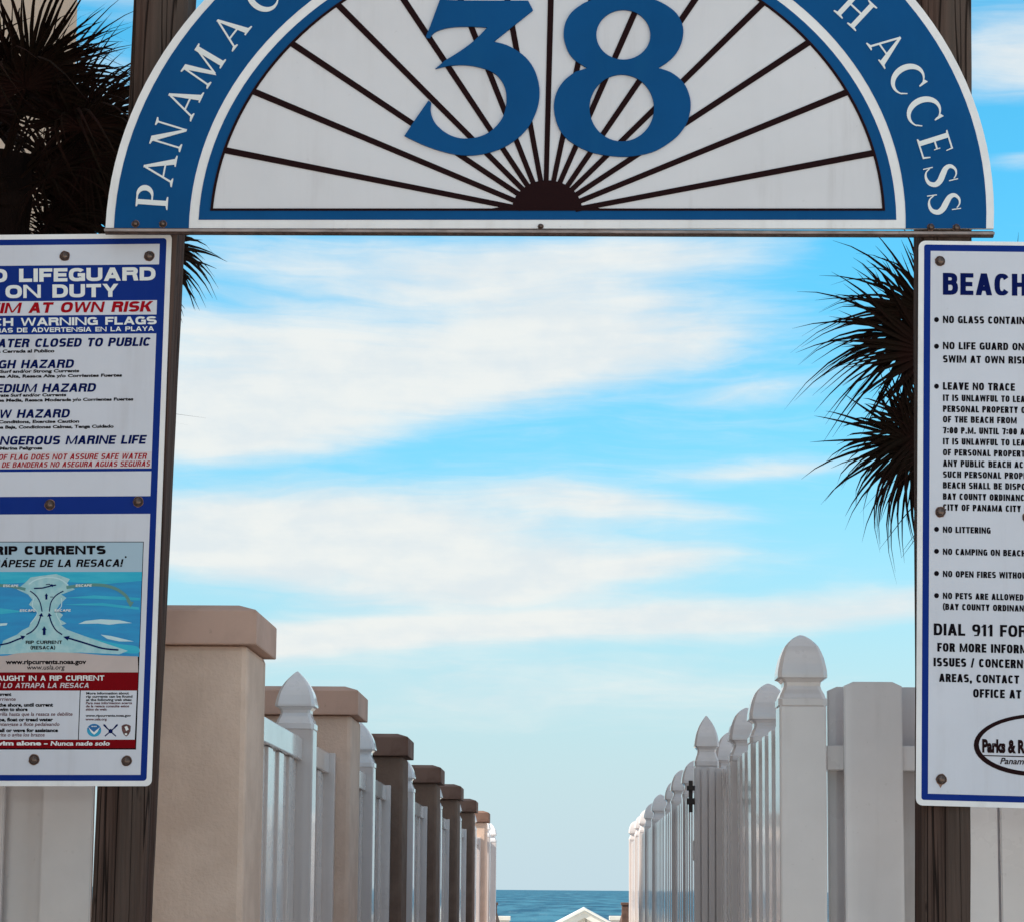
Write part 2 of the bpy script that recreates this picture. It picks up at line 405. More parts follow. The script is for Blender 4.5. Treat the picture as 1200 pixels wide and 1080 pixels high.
def caps_glyph(ch, w, a, b):
    # block capitals in a box w wide, 1 high; a = stem width, b = bar thickness
    def rc(x0, y0, x1, y1): return [(x0, y0), (x1, y0), (x1, y1), (x0, y1)]
    def sup(cx, cy, rx, ry, t, e=2.6):
        c, s_ = math.cos(R(t)), math.sin(R(t))
        return (cx + rx * math.copysign(abs(c) ** (2 / e), c), cy + ry * math.copysign(abs(s_) ** (2 / e), s_))
    def arc(cx, cy, rx, ry, t0, t1, n=12):
        o = [sup(cx, cy, rx, ry, t0 + (t1 - t0) * i / n) for i in range(n + 1)]
        q = [sup(cx, cy, max(rx - a, .01), max(ry - b, .01), t0 + (t1 - t0) * i / n) for i in range(n + 1)]
        return o + q[::-1]
    def diag(x0, y0, x1, y1, t=None):
        t = t or a * 1.05
        return [(x0 - t / 2, y0), (x0 + t / 2, y0), (x1 + t / 2, y1), (x1 - t / 2, y1)]
    def bowl(y0, y1, x0, x1):
        ry = (y1 - y0) / 2; rx = min((x1 - x0) * .6, ry * 1.3); cy = (y0 + y1) / 2
        o = [(x0, y1)] + [sup(x1 - rx, cy, rx, ry, 90 - 18 * i, 2.4) for i in range(11)] + [(x0, y0)]
        q = [(x0, y1 - b)] + [sup(x1 - rx, cy, max(rx - a, .01), ry - b, 90 - 18 * i, 2.4) for i in range(11)] + [(x0, y0 + b)]
        return o + q[::-1]
    h = w / 2
    st = rc(0, 0, a, 1)
    if ch in 'A\u00c1':
        g = [[(0, 0), (a * 1.02, 0), (h + a * .55, 1), (h - a * .55, 1)], [(w, 0), (w - a * 1.02, 0), (h - a * .55, 1), (h + a * .55, 1)], rc(w * .25, .2, w * .75, .2 + b)]
        if ch == '\u00c1': g.append([(h - .02, 1.07), (h + .1, 1.07), (h + .26, 1.26), (h + .06, 1.26)])
        return g
    if ch == 'B': return [st, bowl(.46, 1, a * .5, w * .95), bowl(0, .46 + b, a * .5, w)]
    if ch == 'C': return [arc(h, .5, h, .5, 36, 324, 18)]
    if ch == 'D': return [st, bowl(0, 1, a * .5, w)]
    if ch == 'E': return [st, rc(a, 0, w, b), rc(a, 1 - b, w, 1), rc(a, .5 - b / 2, w * .92, .5 + b / 2)]
    if ch == 'F': return [st, rc(a, 1 - b, w, 1), rc(a, .48 - b / 2, w * .9, .48 + b / 2)]
    if ch == 'G': return [arc(h, .5, h, .5, 36, 320, 18), rc(w * .55, .36, w, .36 + b), rc(w - a * .9, .02, w, .36)]
    if ch == 'H': return [st, rc(w - a, 0, w, 1), rc(a, .5 - b / 2, w - a, .5 + b / 2)]
    if ch == 'I': return [rc(0, 0, a, 1)]
    if ch == '1': return [rc(w * .5 - a * .3, 0, w * .5 + a * .7, 1), [(w * .5 - a * .3, 1), (w * .5 - a * .3, .78), (0, .70), (0, .83), (w * .3, .9)]]
    if ch == 'J': return [rc(w - a, .3, w, 1), arc(h, .3, h, .3, 180, 360)]
    if ch == 'K': return [st, diag(a * 1.2, .42, w - a * .55, 1, a * 1.15), diag(w - a * .55, 0, w * .45, .6, a * 1.15)]
    if ch == 'L': return [st, rc(a, 0, w, b)]
    if ch == 'M':
        m = a * .78
        return [rc(0, 0, m, 1), rc(w - m, 0, w, 1), [(m * 1.1, 1), (m * .3, 1), (h - m * .42, .06), (h + m * .3, .06)], [(w - m * 1.1, 1), (w - m * .3, 1), (h + m * .42, .06), (h - m * .3, .06)]]
    if ch == 'N':
        m = a * .78
        return [rc(0, 0, m, 1), rc(w - m, 0, w, 1), [(0, 1), (m * 1.05, 1), (w, 0), (w - m * 1.05, 0)]]
    if ch in 'OQ0': return [arc(h, .5, h, .5, 90, 270), arc(h, .5, h, .5, 270, 450)] + ([diag(w - a * .2, -.05, w * .55, .3)] if ch == 'Q' else [])
    if ch == 'P': return [st, bowl(.38, 1, a * .5, w)]
    if ch == 'R': return [st, bowl(.42, 1, a * .5, w * .97), diag(w - a * .5, 0, w - a * .85, .46)]
    if ch == 'S':
        ry = (1 + b) / 4
        return [arc(h, 1 - ry, h, ry, 28, 270, 14), arc(h, ry, h, ry, 90, -152, 14)]
    if ch == 'T': return [rc(h - a / 2, 0, h + a / 2, 1 - b), rc(0, 1 - b, w, 1)]
    if ch == 'U': return [rc(0, .34, a, 1), rc(w - a, .34, w, 1), arc(h, .34, h, .34, 180, 360)]
    if ch == 'V': return [[(0, 1), (a * 1.02, 1), (h + a * .5, 0), (h - a * .5, 0)], [(w, 1), (w - a * 1.02, 1), (h - a * .5, 0), (h + a * .5, 0)]]
    if ch == 'W':
        q = w / 4; t = a * .76
        return [[(0, 1), (t, 1), (q + t * .5, 0), (q - t * .5, 0)], [(h - t * .45, 1), (h + t * .45, 1), (q + t * .5, 0), (q - t * .5, 0)], [(h - t * .45, 1), (h + t * .45, 1), (3 * q + t * .5, 0), (3 * q - t * .5, 0)], [(w, 1), (w - t, 1), (3 * q - t * .5, 0), (3 * q + t * .5, 0)]]
    if ch == 'X': return [diag(a * .5, 0, w - a * .5, 1), diag(w - a * .5, 0, a * .5, 1)]
    if ch == 'Y': return [rc(h - a / 2, 0, h + a / 2, .45), [(0, 1), (a * 1.05, 1), (h + a * .5, .42), (h - a * .5, .42)], [(w, 1), (w - a * 1.05, 1), (h - a * .5, .42), (h + a * .5, .42)]]
    if ch == 'Z': return [rc(0, 0, w, b), rc(0, 1 - b, w, 1), [(0, b), (a * 1.1, b), (w, 1 - b), (w - a * 1.1, 1 - b)]]
    if ch == '7': return [rc(0, 1 - b, w, 1), [(w * .22, 0), (w * .22 + a * 1.05, 0), (w, 1 - b), (w - a * 1.05, 1 - b)]]
    if ch == '9': return [arc(h, .68, h, .32, 90, 270), arc(h, .68, h, .32, 270, 450), [(w, .68), (w - a, .62), (w * .60, .12), (w * .25, .1), (w * .25, 0), (w * .8, .02), (w, .35)]]
    if ch == ':': return [rc(0, .12, a, .12 + a * .9), rc(0, .58, a, .58 + a * .9)]
    if ch == '.': return [rc(0, 0, a, a * .9)]
    if ch == ',': return [[(0, 0), (a * .3, -.16), (a * .7, -.16), (a, 0), (a, a * .9), (0, a * .9)]]
    if ch == '!': return [rc(0, .28, a, 1), rc(0, 0, a, a * .8)]
    if ch == '/': return [diag(a * .4, -.05, w - a * .4, 1.05, a * .8)]
    if ch == '(': return [ribbon([(w, 1.08), (w * .45, .8), (w * .35, .5), (w * .45, .2), (w, -.1)], a * .8)]
    if ch == ')': return [ribbon([(0, 1.08), (w * .55, .8), (w * .65, .5), (w * .55, .2), (0, -.1)], a * .8)]
    if ch == '-': return [rc(0, .36, w, .36 + b)]
    return []
CW = dict(A=1.08, B=1, C=1, D=1, E=.86, F=.82, G=1.02, H=1, I=0, J=.85, K=1.04, L=.82, M=1.42, N=1.12, O=1.06, P=.95, Q=1.06, R=1.0, S=.98, T=.94, U=1, V=1.04, W=1.5, X=1, Y=1.02, Z=.92)
CW.update({'0': .95, '1': .6, '7': .88, '9': .95, '/': .7, '(': .42, ')': .42, '-': .6, '\u00c1': 1.08, ' ': .66})
def capsline(bd, bm, body, vis, x0, x1, yb, cap, slope=0.0, stem=.22, bar=.18, shear=0.0, t=0.0016, mi=0, gap=.105):
    def width(c, k): return stem if c in 'I:.,!' else max(CW[c] * k, stem * .7)
    def adv(st, k): return sum(width(c, k) + (gap if c != ' ' else 0) for c in st)
    i = body.find(vis)
    lo_, hi_ = .1, 4.0
    target = (x1 - x0) / cap
    for _ in range(40):
        k = (lo_ + hi_) / 2
        if adv(vis, k) - gap < target: lo_ = k
        else: hi_ = k
    x = -adv(body[:i], k)
    z = 0
    for c in body:
        w = width(c, k)
        for pl in caps_glyph(c, w, stem, bar):
            pts = [(x0 + (x + q[0]) * cap + shear * (q[1] - .5) * cap, yb - q[1] * cap + slope * (x + q[0]) * cap) for q in pl]
            bd.prism(bm, [pts], 0, t + .00003 * (z % 7), mi=mi, sides=False); z += 1
        x += w + (gap if c != ' ' else 0)

def circle(cx, cy, rx, ry=None, n=24, a0=0.0):
    ry = ry or rx
    return [(cx + rx * math.cos(a0 + 2 * PI * i / n), cy + ry * math.sin(a0 + 2 * PI * i / n)) for i in range(n)]
def ribbon(pts, widths):
    L, Rr = [], []
    n = len(pts)
    for i, (x, y) in enumerate(pts):
        a = pts[max(0, i - 1)]; b = pts[min(n - 1, i + 1)]
        dx, dy = b[0] - a[0], b[1] - a[1]
        m = math.hypot(dx, dy) or 1
        w = widths[i] if isinstance(widths, (list, tuple)) else widths
        L.append((x - dy / m * w / 2, y + dx / m * w / 2)); Rr.append((x + dy / m * w / 2, y - dx / m * w / 2))
    return L + Rr[::-1]
def spline(pts, n=6):
    out = []
    Q = [pts[0]] + list(pts) + [pts[-1]]
    for i in range(1, len(Q) - 2):
        p0, p1, p2, p3 = Q[i - 1], Q[i], Q[i + 1], Q[i + 2]
        for k in range(n):
            t = k / n
            out.append(tuple(0.5 * ((2 * p1[j]) + (-p0[j] + p2[j]) * t + (2 * p0[j] - 5 * p1[j] + 4 * p2[j] - p3[j]) * t * t + (-p0[j] + 3 * p1[j] - 3 * p2[j] + p3[j]) * t ** 3) for j in range(len(p1))))
    out.append(tuple(pts[-1]))
    return out

# bolts: domed head on a washer, shared mesh
def bolt_meshes():
    bm = bmesh.new()
    rs = [[(r * math.cos(2 * PI * i / 14), -y, r * math.sin(2 * PI * i / 14)) for i in range(14)] for r, y in ((.0090, .002), (.0088, .0045), (.0070, .0068), (.0038, .0080), (.0010, .0083))]
    rings(bm, rs)
    bmesh.ops.recalc_face_normals(bm, faces=bm.faces)
    a = bpy.data.meshes.new('bolt'); bm.to_mesh(a); bm.free(); a.materials.append(M['bolt'])
    for p in a.polygons: p.use_smooth = True
    bm = bmesh.new()
    rs = [[(r * math.cos(2 * PI * i / 16), -y, r * math.sin(2 * PI * i / 16)) for i in range(16)] for r, y in ((.0125, .0), (.0125, .0018), (.0115, .0024))]
    rings(bm, rs)
    bmesh.ops.recalc_face_normals(bm, faces=bm.faces)
    b = bpy.data.meshes.new('washer'); bm.to_mesh(b); bm.free(); b.materials.append(M['washer'])
    return a, b
BM, WM = bolt_meshes()
M['rust'] = mat('rust_mark', (0.36, 0.22, 0.17), 0.7, 0.2, col2=(0.24, 0.12, 0.085), nscale=120)
_rb = random.Random(5)
def bolt(bd, parent, px, py, t, sc=1.0):
    u, v = bd.uv(px, py)
    bm = bmesh.new()
    n = 18; lp = []
    for i in range(n):
        a_ = 2 * PI * i / n; r_ = .0134 * sc * _rb.uniform(.93, 1.08)
        x_, y_ = u + r_ * math.cos(a_), v + r_ * math.sin(a_)
        if i == 13 and _rb.random() < .3: y_ -= _rb.uniform(.002, .008) * sc
        lp.append((x_, y_))
    bd.prism(bm, [lp], 0, t + .0003, sides=False, uvs=True); finish('rust_mark', bm, M['rust'], parent)
    t += .0004
    o = finish('bolt', None, None, parent, mesh=BM); o.location = (u, -t, v); o.scale = (sc, 1, sc)
    w = finish('washer', None, None, o, mesh=WM)
    return o

# ------------------------------------------------------------------ ground, path, sea
def ground():
    bm = bmesh.new()
    xs = [-400, -120, -40, -14, -5, -2, -1, 0, 1, 2, 5, 14, 40, 120, 400]
    def h(y):
        if y < 27: return 0.0
        if y < 34: return -1.6 * (y - 27) / 7
        return -1.6 - 0.055 * (y - 34)
    ys = [-300, -80, -20, -6, 0, 6, 14, 22, 27, 29, 31, 34, 40, 50, 60, 75, 95]
    g = [[bm.verts.new((x, y, h(y) + (random.uniform(-.05, .05) if (y > 27 and abs(x) > 3) else 0) - 0.02)) for x in xs] for y in ys]
    for j in range(len(ys) - 1):
        for i in range(len(xs) - 1):
            bm.faces.new((g[j][i], g[j][i + 1], g[j + 1][i + 1], g[j + 1][i]))
    tag(finish('ground', bm, M['sand']), kind='structure')
    bm = bmesh.new()
    vs = [bm.verts.new(p) for p in ((-30000, 60, -2.9), (30000, 60, -2.9), (30000, 50000, -2.9), (-30000, 50000, -2.9))]
    bm.faces.new(vs)
    tag(finish('sea', bm, M['sea']), kind='structure')
    path = empty('path', (0, 0, 0)); tag(path, kind='structure')
    me = boxmesh('slab', (-0.78, 0.54, 0.004, 1.496, -0.05, 0.0), M['concrete'], 0.006)
    for k in range(-1, 18):
        o = finish('slab', None, None, path, mesh=me); o.location = (-0.0, k * 1.5, 0.03)
ground()

# ------------------------------------------------------------------ tan apartment building on the left
def building():
    b = empty('apartment_building', (-8.58, 6, 0))
    tag(b, 'tall tan stucco building rising behind the dark palm at upper left', 'building')
    bm = bmesh.new(); box(bm, -5, 5.0, -4.5, 11, 0, 12.6)
    finish('wall', bm, M['building'], b)
    bm = bmesh.new(); box(bm, -5.15, 5.06, -4.56, 11.06, 12.6, 12.95)
    finish('parapet', bm, M['stucco'], b)
    fm = bmesh.new(); box(fm, 5.0, 5.05, -.75, .75, 0, 1.5); box(fm, 5.05, 5.075, -.83, .83, -.08, 0); box(fm, 5.05, 5.075, -.83, .83, 1.5, 1.58)
    fme = bpy.data.meshes.new('window'); fm.to_mesh(fme); fm.free(); fme.materials.append(M['roofwhite'])
    pme = boxmesh('pane', (5.05, 5.058, -.68, .68, .07, 1.43), M['glass'])
    for fl in range(4):
        for y in (-2, 3, 7.5):
            w = finish('window', None, None, b, mesh=fme); w.location = (0, y, 1.1 + fl * 3.2)
            finish('pane', None, None, w, mesh=pme)
building()

# ------------------------------------------------------------------ fence pieces
def cap_mesh(name, hw, hz=1.0, full=False, m='vinyl'):
    prof = [(-.002, 1.04), (.016, 1.04), (.019, .99), (.030, .93), (.042, .83), (.052, .78), (.062, .80), (.071, .93), (.074, 1.06), (.081, 1.06),
            (.096, 1.01), (.112, .95), (.128, .86), (.144, .73), (.158, .59), (.170, .44), (.180, .295), (.188, .17), (.194, .07), (.196, .02)]
    if full:
        prof = prof[:10] + [(.081 + .115 * q, f) for q, f in ((.10, 1.05), (.27, .99), (.42, .925), (.56, .83), (.70, .71), (.80, .56), (.88, .41), (.94, .26), (.98, .12), (1.0, .03))]
    bm = bmesh.new()
    rs = []
    for z, f in prof:
        w = hw * f; c = w * 0.16
        rs.append([(x, y, z * hz) for x, y in ((w, -w + c), (w, w - c), (w - c, w), (-w + c, w), (-w, w - c), (-w, -w + c), (-w + c, -w), (w - c, -w))])
    rings(bm, rs)
    bmesh.ops.recalc_face_normals(bm, faces=bm.faces)
    me = bpy.data.meshes.new(name); bm.to_mesh(me); bm.free(); me.materials.append(M[m])
    return me
POSTW = 0.0635
POSTH = 2.005            # post under its cap; cap tip at POSTH + 0.195
M['vinyl_skylit'] = mat('skylit_vinyl', (0.82, 0.80, 0.83), 0.30, 0.5, noise=0.06, nscale=2.5, coat=1.0, grime=0.25, gcol=(0.36, 0.29, 0.26))  # same vinyl, lighter and bluer to paint sky light onto the left caps
CAPM = cap_mesh('post_cap', POSTW, full=True)
CAPL = cap_mesh('post_cap', POSTW, m='vinyl_skylit')
POSTM = boxmesh('fence_post', (-POSTW, POSTW, -POSTW, POSTW, 0, POSTH), M['vinyl'], 0.006)
def fence_post(parent, x, y, rot=0.0, dz=0.0, cap=None):
    p = finish('fence_post', None, None, parent, mesh=POSTM); p.location = (x, y, dz)
    p.rotation_euler = (random.uniform(-.003, .003), random.uniform(-.003, .003), rot)
    c = finish('post_cap', None, None, p, mesh=cap or CAPM); c.location = (0, 0, POSTH)
    return p
M['vinyl_smooth'] = mat('smooth_vinyl', (0.76, 0.685, 0.68), 0.22, 0.5, noise=0.06, nscale=2.5, coat=1.0, grime=0.25, gcol=(0.36, 0.29, 0.26), gscale=(14, 14, 0.9), vary=0.28)
PICK = [boxmesh('picket', (-.0095, .0095, -w / 2, w / 2, 0.10, 1.935), M['vinyl_smooth'], 0.002) for w in (.112, .118)]
def run(parent, X, y0, y1, top=2.0, pitch=0.148, face=0.0, up=0.0):
    """rails and pickets along Y between two posts"""
    L = y1 - y0
    for z0, z1 in ((top - 0.075, top), (0.08, 0.165)):
        bm = bmesh.new(); box(bm, -.025, .025, 0, L, z0, z1, 0.004)
        r = finish('rail', bm, M['vinyl'], parent); r.location = (X, y0, 0)
    n = max(1, int(round(L / pitch)))
    for k in range(n):
        o = finish('picket', None, None, parent, mesh=PICK[k % 2])
        o.location = (X - face + (0.004 if k % 2 else -0.004), y0 + (k + .5) * L / n, (top - 2.0) - 0.012 + up)
        o.rotation_euler = (0, 0, random.uniform(-.006, .006))

# left side: pillars and the fence sections between them
PY = [6.60, 9.28, 12.13, 15.2, 17.96, 20.85, 24.05]
PX = -0.874
PXS = [-0.874, -0.832, -0.832, -0.832, -0.832, -0.834, -0.836]
def pillar(i):
    label = ['nearest and tallest-looking tan stucco pillar with flat cap beside the left sign post',
             'second tan stucco pillar, partly behind the nearest white spear-topped post',
             'first dark brown stucco pillar, third in the left row',
             'fourth pillar of the left row, brown, right behind the third',
             'fifth pillar of the left row, narrow dark brown shaft and cap',
             'sixth pillar of the left row, third from the far end',
             'farthest stucco pillar, pale shaft under a small brown cap, at the left fence end'][i]
    p = empty('stucco_pillar', (PXS[i] - 0.19, PY[i], 0)); tag(p, label, 'pillar', 'stucco pillars along the left fence')
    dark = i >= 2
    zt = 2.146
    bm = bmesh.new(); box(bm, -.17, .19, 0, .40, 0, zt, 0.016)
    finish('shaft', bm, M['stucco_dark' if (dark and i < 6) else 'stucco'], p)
    bm = bmesh.new()
    def rect(o, z): return [(-.17 - o, -o, z), (.19 + o, -o, z), (.19 + o, .40 + o, z), (-.17 - o, .40 + o, z)]
    rings(bm, [rect(.023, zt), rect(.025, zt + .003), rect(.025, zt + .088), rect(.021, zt + .093), rect(-.03, zt + .110)])
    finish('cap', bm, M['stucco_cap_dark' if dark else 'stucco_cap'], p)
for i in range(7): pillar(i)
secl = ['white vinyl fence section between the nearest and second stucco pillars, with spear-topped post',
        'white vinyl fence section between the second tan pillar and the first brown one',
        'white vinyl fence section between the third and fourth pillars on the left',
        'white vinyl fence section between the fourth and fifth pillars on the left',
        'white vinyl fence section between the fifth and sixth pillars on the left',
        'white vinyl fence section between the two farthest pillars on the left',
        'cream sunlit vinyl fence end beyond the farthest stucco pillar']
postY = [8.36, 10.95, 13.75, 16.6, 19.45, 22.5, 25.4]
for i in range(7):
    y0 = PY[i] + .42; y1 = PY[i + 1] if i < 6 else 26.6
    f = empty('vinyl_fence', (0, y0, 0)); tag(f, secl[i], 'fence', 'white fence sections between the stucco pillars')
    XL = -0.932 if i < 6 else -0.895; ym = postY[i] - y0; yl = y1 - y0
    run(f, XL, 0.002, ym - POSTW - .002)
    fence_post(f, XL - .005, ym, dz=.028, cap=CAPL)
    run(f, XL, ym + POSTW + .002, yl - 0.055)
    if i < 6:
        bm = bmesh.new(); box(bm, -.032, .045, yl - .052, yl - .003, 0, 2.0, 0.003)
        o = finish('end_post', bm, M['vinyl'], f); o.location = (XL, 0, 0)
    else:
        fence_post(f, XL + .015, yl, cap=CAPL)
# short cross fence behind the left sign
f = empty('vinyl_fence', (P(50, 1000, 6.62).x, 6.62, 0))
tag(f, 'white board fence showing under the left information sign, ending at the wooden post', 'fence')
def board_x(px0, px1, Y, ptop, name='board', parent=None, origin=None, dog=0.0, thick=.022, ref=1000, z0=0.06, ztop=None):
    a = P(px0, ref, Y); b = P(px1, ref, Y)
    zt = ztop if ztop is not None else P((px0 + px1) / 2, ptop, Y).z
    x0, x1 = a.x - origin.x, b.x - origin.x
    y = Y - origin.y
    bm = bmesh.new()
    loop = [(x0, z0), (x1, z0), (x1, zt - dog * .45), (x1 - dog, zt), (x0 + dog, zt), (x0, zt - dog * .45)] if dog > 0 else [(x0, z0), (x1, z0), (x1, zt), (x0, zt)]
    hull8(bm, [(q[0], y, q[1]) for q in loop], [(q[0], y + thick, q[1]) for q in loop])
    es = [e for e in bm.edges if abs(e.verts[0].co.y - y) < 1e-6 and abs(e.verts[1].co.y - y) < 1e-6]
    bmesh.ops.bevel(bm, geom=es, offset=.0035, segments=2, affect='EDGES')
    return finish(name, bm, M['vinyl'], parent)
for a, b, Y in ((-150, -72, 6.60), (-66, 2.5, 6.60), (-12, 60, 6.645), (47.6, 107.5, 6.60)):
    board_x(a, b, Y, 800, 'board', f, f.location, 0.024, ztop=2.08)
bm = bmesh.new(); box(bm, P(-150, 1000, 6.6).x - f.location.x, P(106, 1000, 6.6).x - f.location.x, .003, .022, 1.80, 1.88, .003)
finish('rail', bm, M['vinyl'], f)
bm = bmesh.new(); box(bm, P(-150, 1000, 6.6).x - f.location.x, P(106, 1000, 6.6).x - f.location.x, .003, .022, .30, .38, .003)
finish('rail', bm, M['vinyl'], f)

# right side: the long fence
rf = empty('vinyl_fence', (0.64, 6.8, 0))
tag(rf, 'long white vinyl fence with spear-topped posts running down the right side to the sea', 'fence')
RX = 0.0
RY = [6.80, 8.22, 9.12, 10.35, 11.55, 13.25, 14.5, 15.9, 18.2, 20.1, 21.7, 23.3, 25.3]
for k, y in enumerate(RY):
    fence_post(rf, RX + (-.019, .012, 0, .012, .012, 0.01, .0, .01, .0, .006, 0, 0, 0)[k], y - 6.8, dz=(0, -.015, -.03, -.04, -.03, -.01, 0, 0, .0, 0, 0, 0, 0)[k])
    if k < len(RY) - 1:
        run(rf, RX, y - 6.8 + POSTW + .002, RY[k + 1] - 6.8 - POSTW - .002, top=1.97, face=.036, up=.085, pitch=.135)
bm = bmesh.new(); rings(bm, [[(r * math.cos(2 * PI * i / 10), -y, r * math.sin(2 * PI * i / 10)) for i in range(10)] for r, y in ((.0042, 0), (.0042, .0015), (.0025, .0022))]); o = finish('screw', bm, M['latch'], rf); o.location = (.004 - .019, -POSTW - .0005, POSTH + .008 + .0)
# gate standing a little open
gt = empty('fence_gate', (P(829, 1000, 9.95).x, 9.95, 0))
tag(gt, 'narrow white gate leaf with its own pointed cap, midway along the right fence', 'gate')
gx = gt.location.x
wz = 9.95 / FOC
bm = bmesh.new(); box(bm, -.045, .045, 0.0, .09, 0, P(829, 883, 9.95).z - .0, 0.004)
finish('gate_post', bm, M['vinyl'], gt).location = (0, .02, 0)
gcap = finish('post_cap', None, None, gt, mesh=cap_mesh('gate_cap', .047, 1.03)); gcap.location = (0, .065, P(829, 837, 9.95).z - .201 )
gt.children[0].scale = (1, 1, (P(829, 837, 9.95).z - .201) / P(829, 883, 9.95).z)
for q in range(4):
    px = 813.5 + q * 8.6
    board_x(px, px + 7.6, 9.90 - q * .012, 898 + (q % 2), 'picket', gt, gt.location, .008, .018)
bm = bmesh.new(); box(bm, P(812, 950, 9.92).x - gx, P(846, 950, 9.92).x - gx, -.022, -.004, 1.62, 1.70, .003)
finish('rail', bm, M['vinyl'], gt).location = (0, .0, 0)
bm = bmesh.new(); box(bm, -.008, .008, 0, .012, 0, .125, .002); box(bm, -.016, .016, -.006, 0.0, .03, .055, .002); box(bm, -.016, .016, -.006, 0.0, .085, .105, .002)
o = finish('latch', bm, M['latch'], gt); q = P(809.5, 951, 9.88); o.location = (q.x - gx, -.07, q.z)

# right side: cross fence of boards on both faces of its rails
cf = empty('vinyl_fence', (P(1050, 1000, 6.84).x, 6.84, 0))
tag(cf, 'white shadowbox board fence behind the right sign, starting at the big pointed corner post', 'fence')
for a, b, Y, tp in ((970.5, 1012, 6.915, 800), (990, 1058.5, 6.80, 798), (1046, 1118, 6.915, 800), (1101, 1168.5, 6.80, 798), (1150, 1190, 6.915, 798), (1171.5, 1240, 6.80, 798), (1230, 1300, 6.915, 800), (1285, 1353, 6.80, 798), (1342, 1412, 6.915, 800), (1398, 1466, 6.80, 798), (1455, 1525, 6.915, 800), (1510, 1578, 6.80, 798)):
    board_x(a, b, Y, tp, 'board', cf, cf.location, .026, ref=930, ztop=P(1000, tp, 6.80).z)
zr0 = P(1000, 902, 6.83).z; zr1 = P(1000, 873, 6.83).z
for z0, z1 in ((zr0, zr1), (.25, .32)):
    bm = bmesh.new(); box(bm, P(969, 930, 6.83).x - cf.location.x, P(1578, 930, 6.83).x - cf.location.x, 6.824 - 6.84, 6.913 - 6.84, z0, z1, .003)
    finish('rail', bm, M['vinyl'], cf)

# ------------------------------------------------------------------ wooden sign posts
def sign_post(l0, l1, r0, r1, Y, label):
    A, B = P(*l0, Y), P(*l1, Y); C_, D = P(*r0, Y), P(*r1, Y)
    def at(a, b, z):
        t = (z - a.z) / (b.z - a.z); return a.x + (b.x - a.x) * t
    zs = [-.02 + 4.14 * i / 46 for i in range(47)]
    rj = random.Random(int(l0[0])); jit = [0.0] * 4
    ox = (at(A, B, 0) + at(C_, D, 0)) / 2
    root_loc = Vector((ox, Y, 0))
    bm = bmesh.new(); rs = []
    for z in zs:
        x0, x1 = at(A, B, z) - ox, at(C_, D, z) - ox
        c = .006 + rj.uniform(0, .003)
        jit = [max(-.0022, min(.0022, j + rj.uniform(-.0008, .0008))) for j in jit]
        x0 += jit[0]; x1 += jit[1]
        rs.append([(x0 + c, 0, z), (x1 - c, 0, z), (x1, c, z), (x1, .14 - c, z), (x1 - c, .14, z), (x0 + c, .14, z), (x0, .14 - c, z), (x0, c, z)])
    rings(bm, rs)
    o = finish('sign_post', bm, M['wood']); o.location = root_loc
    tag(o, label, 'post', 'wooden posts carrying the arch sign')
    return o
sign_post((155, 0), (105, 1080), (206.0, 300), (168, 1080), 6.10, 'dark weathered wooden post carrying the left end of the arch sign')
sign_post((1080, 283), (1080.5, 1080), (1139, 0), (1138, 1080), 6.10, 'dark weathered wooden post carrying the right end of the arch sign')

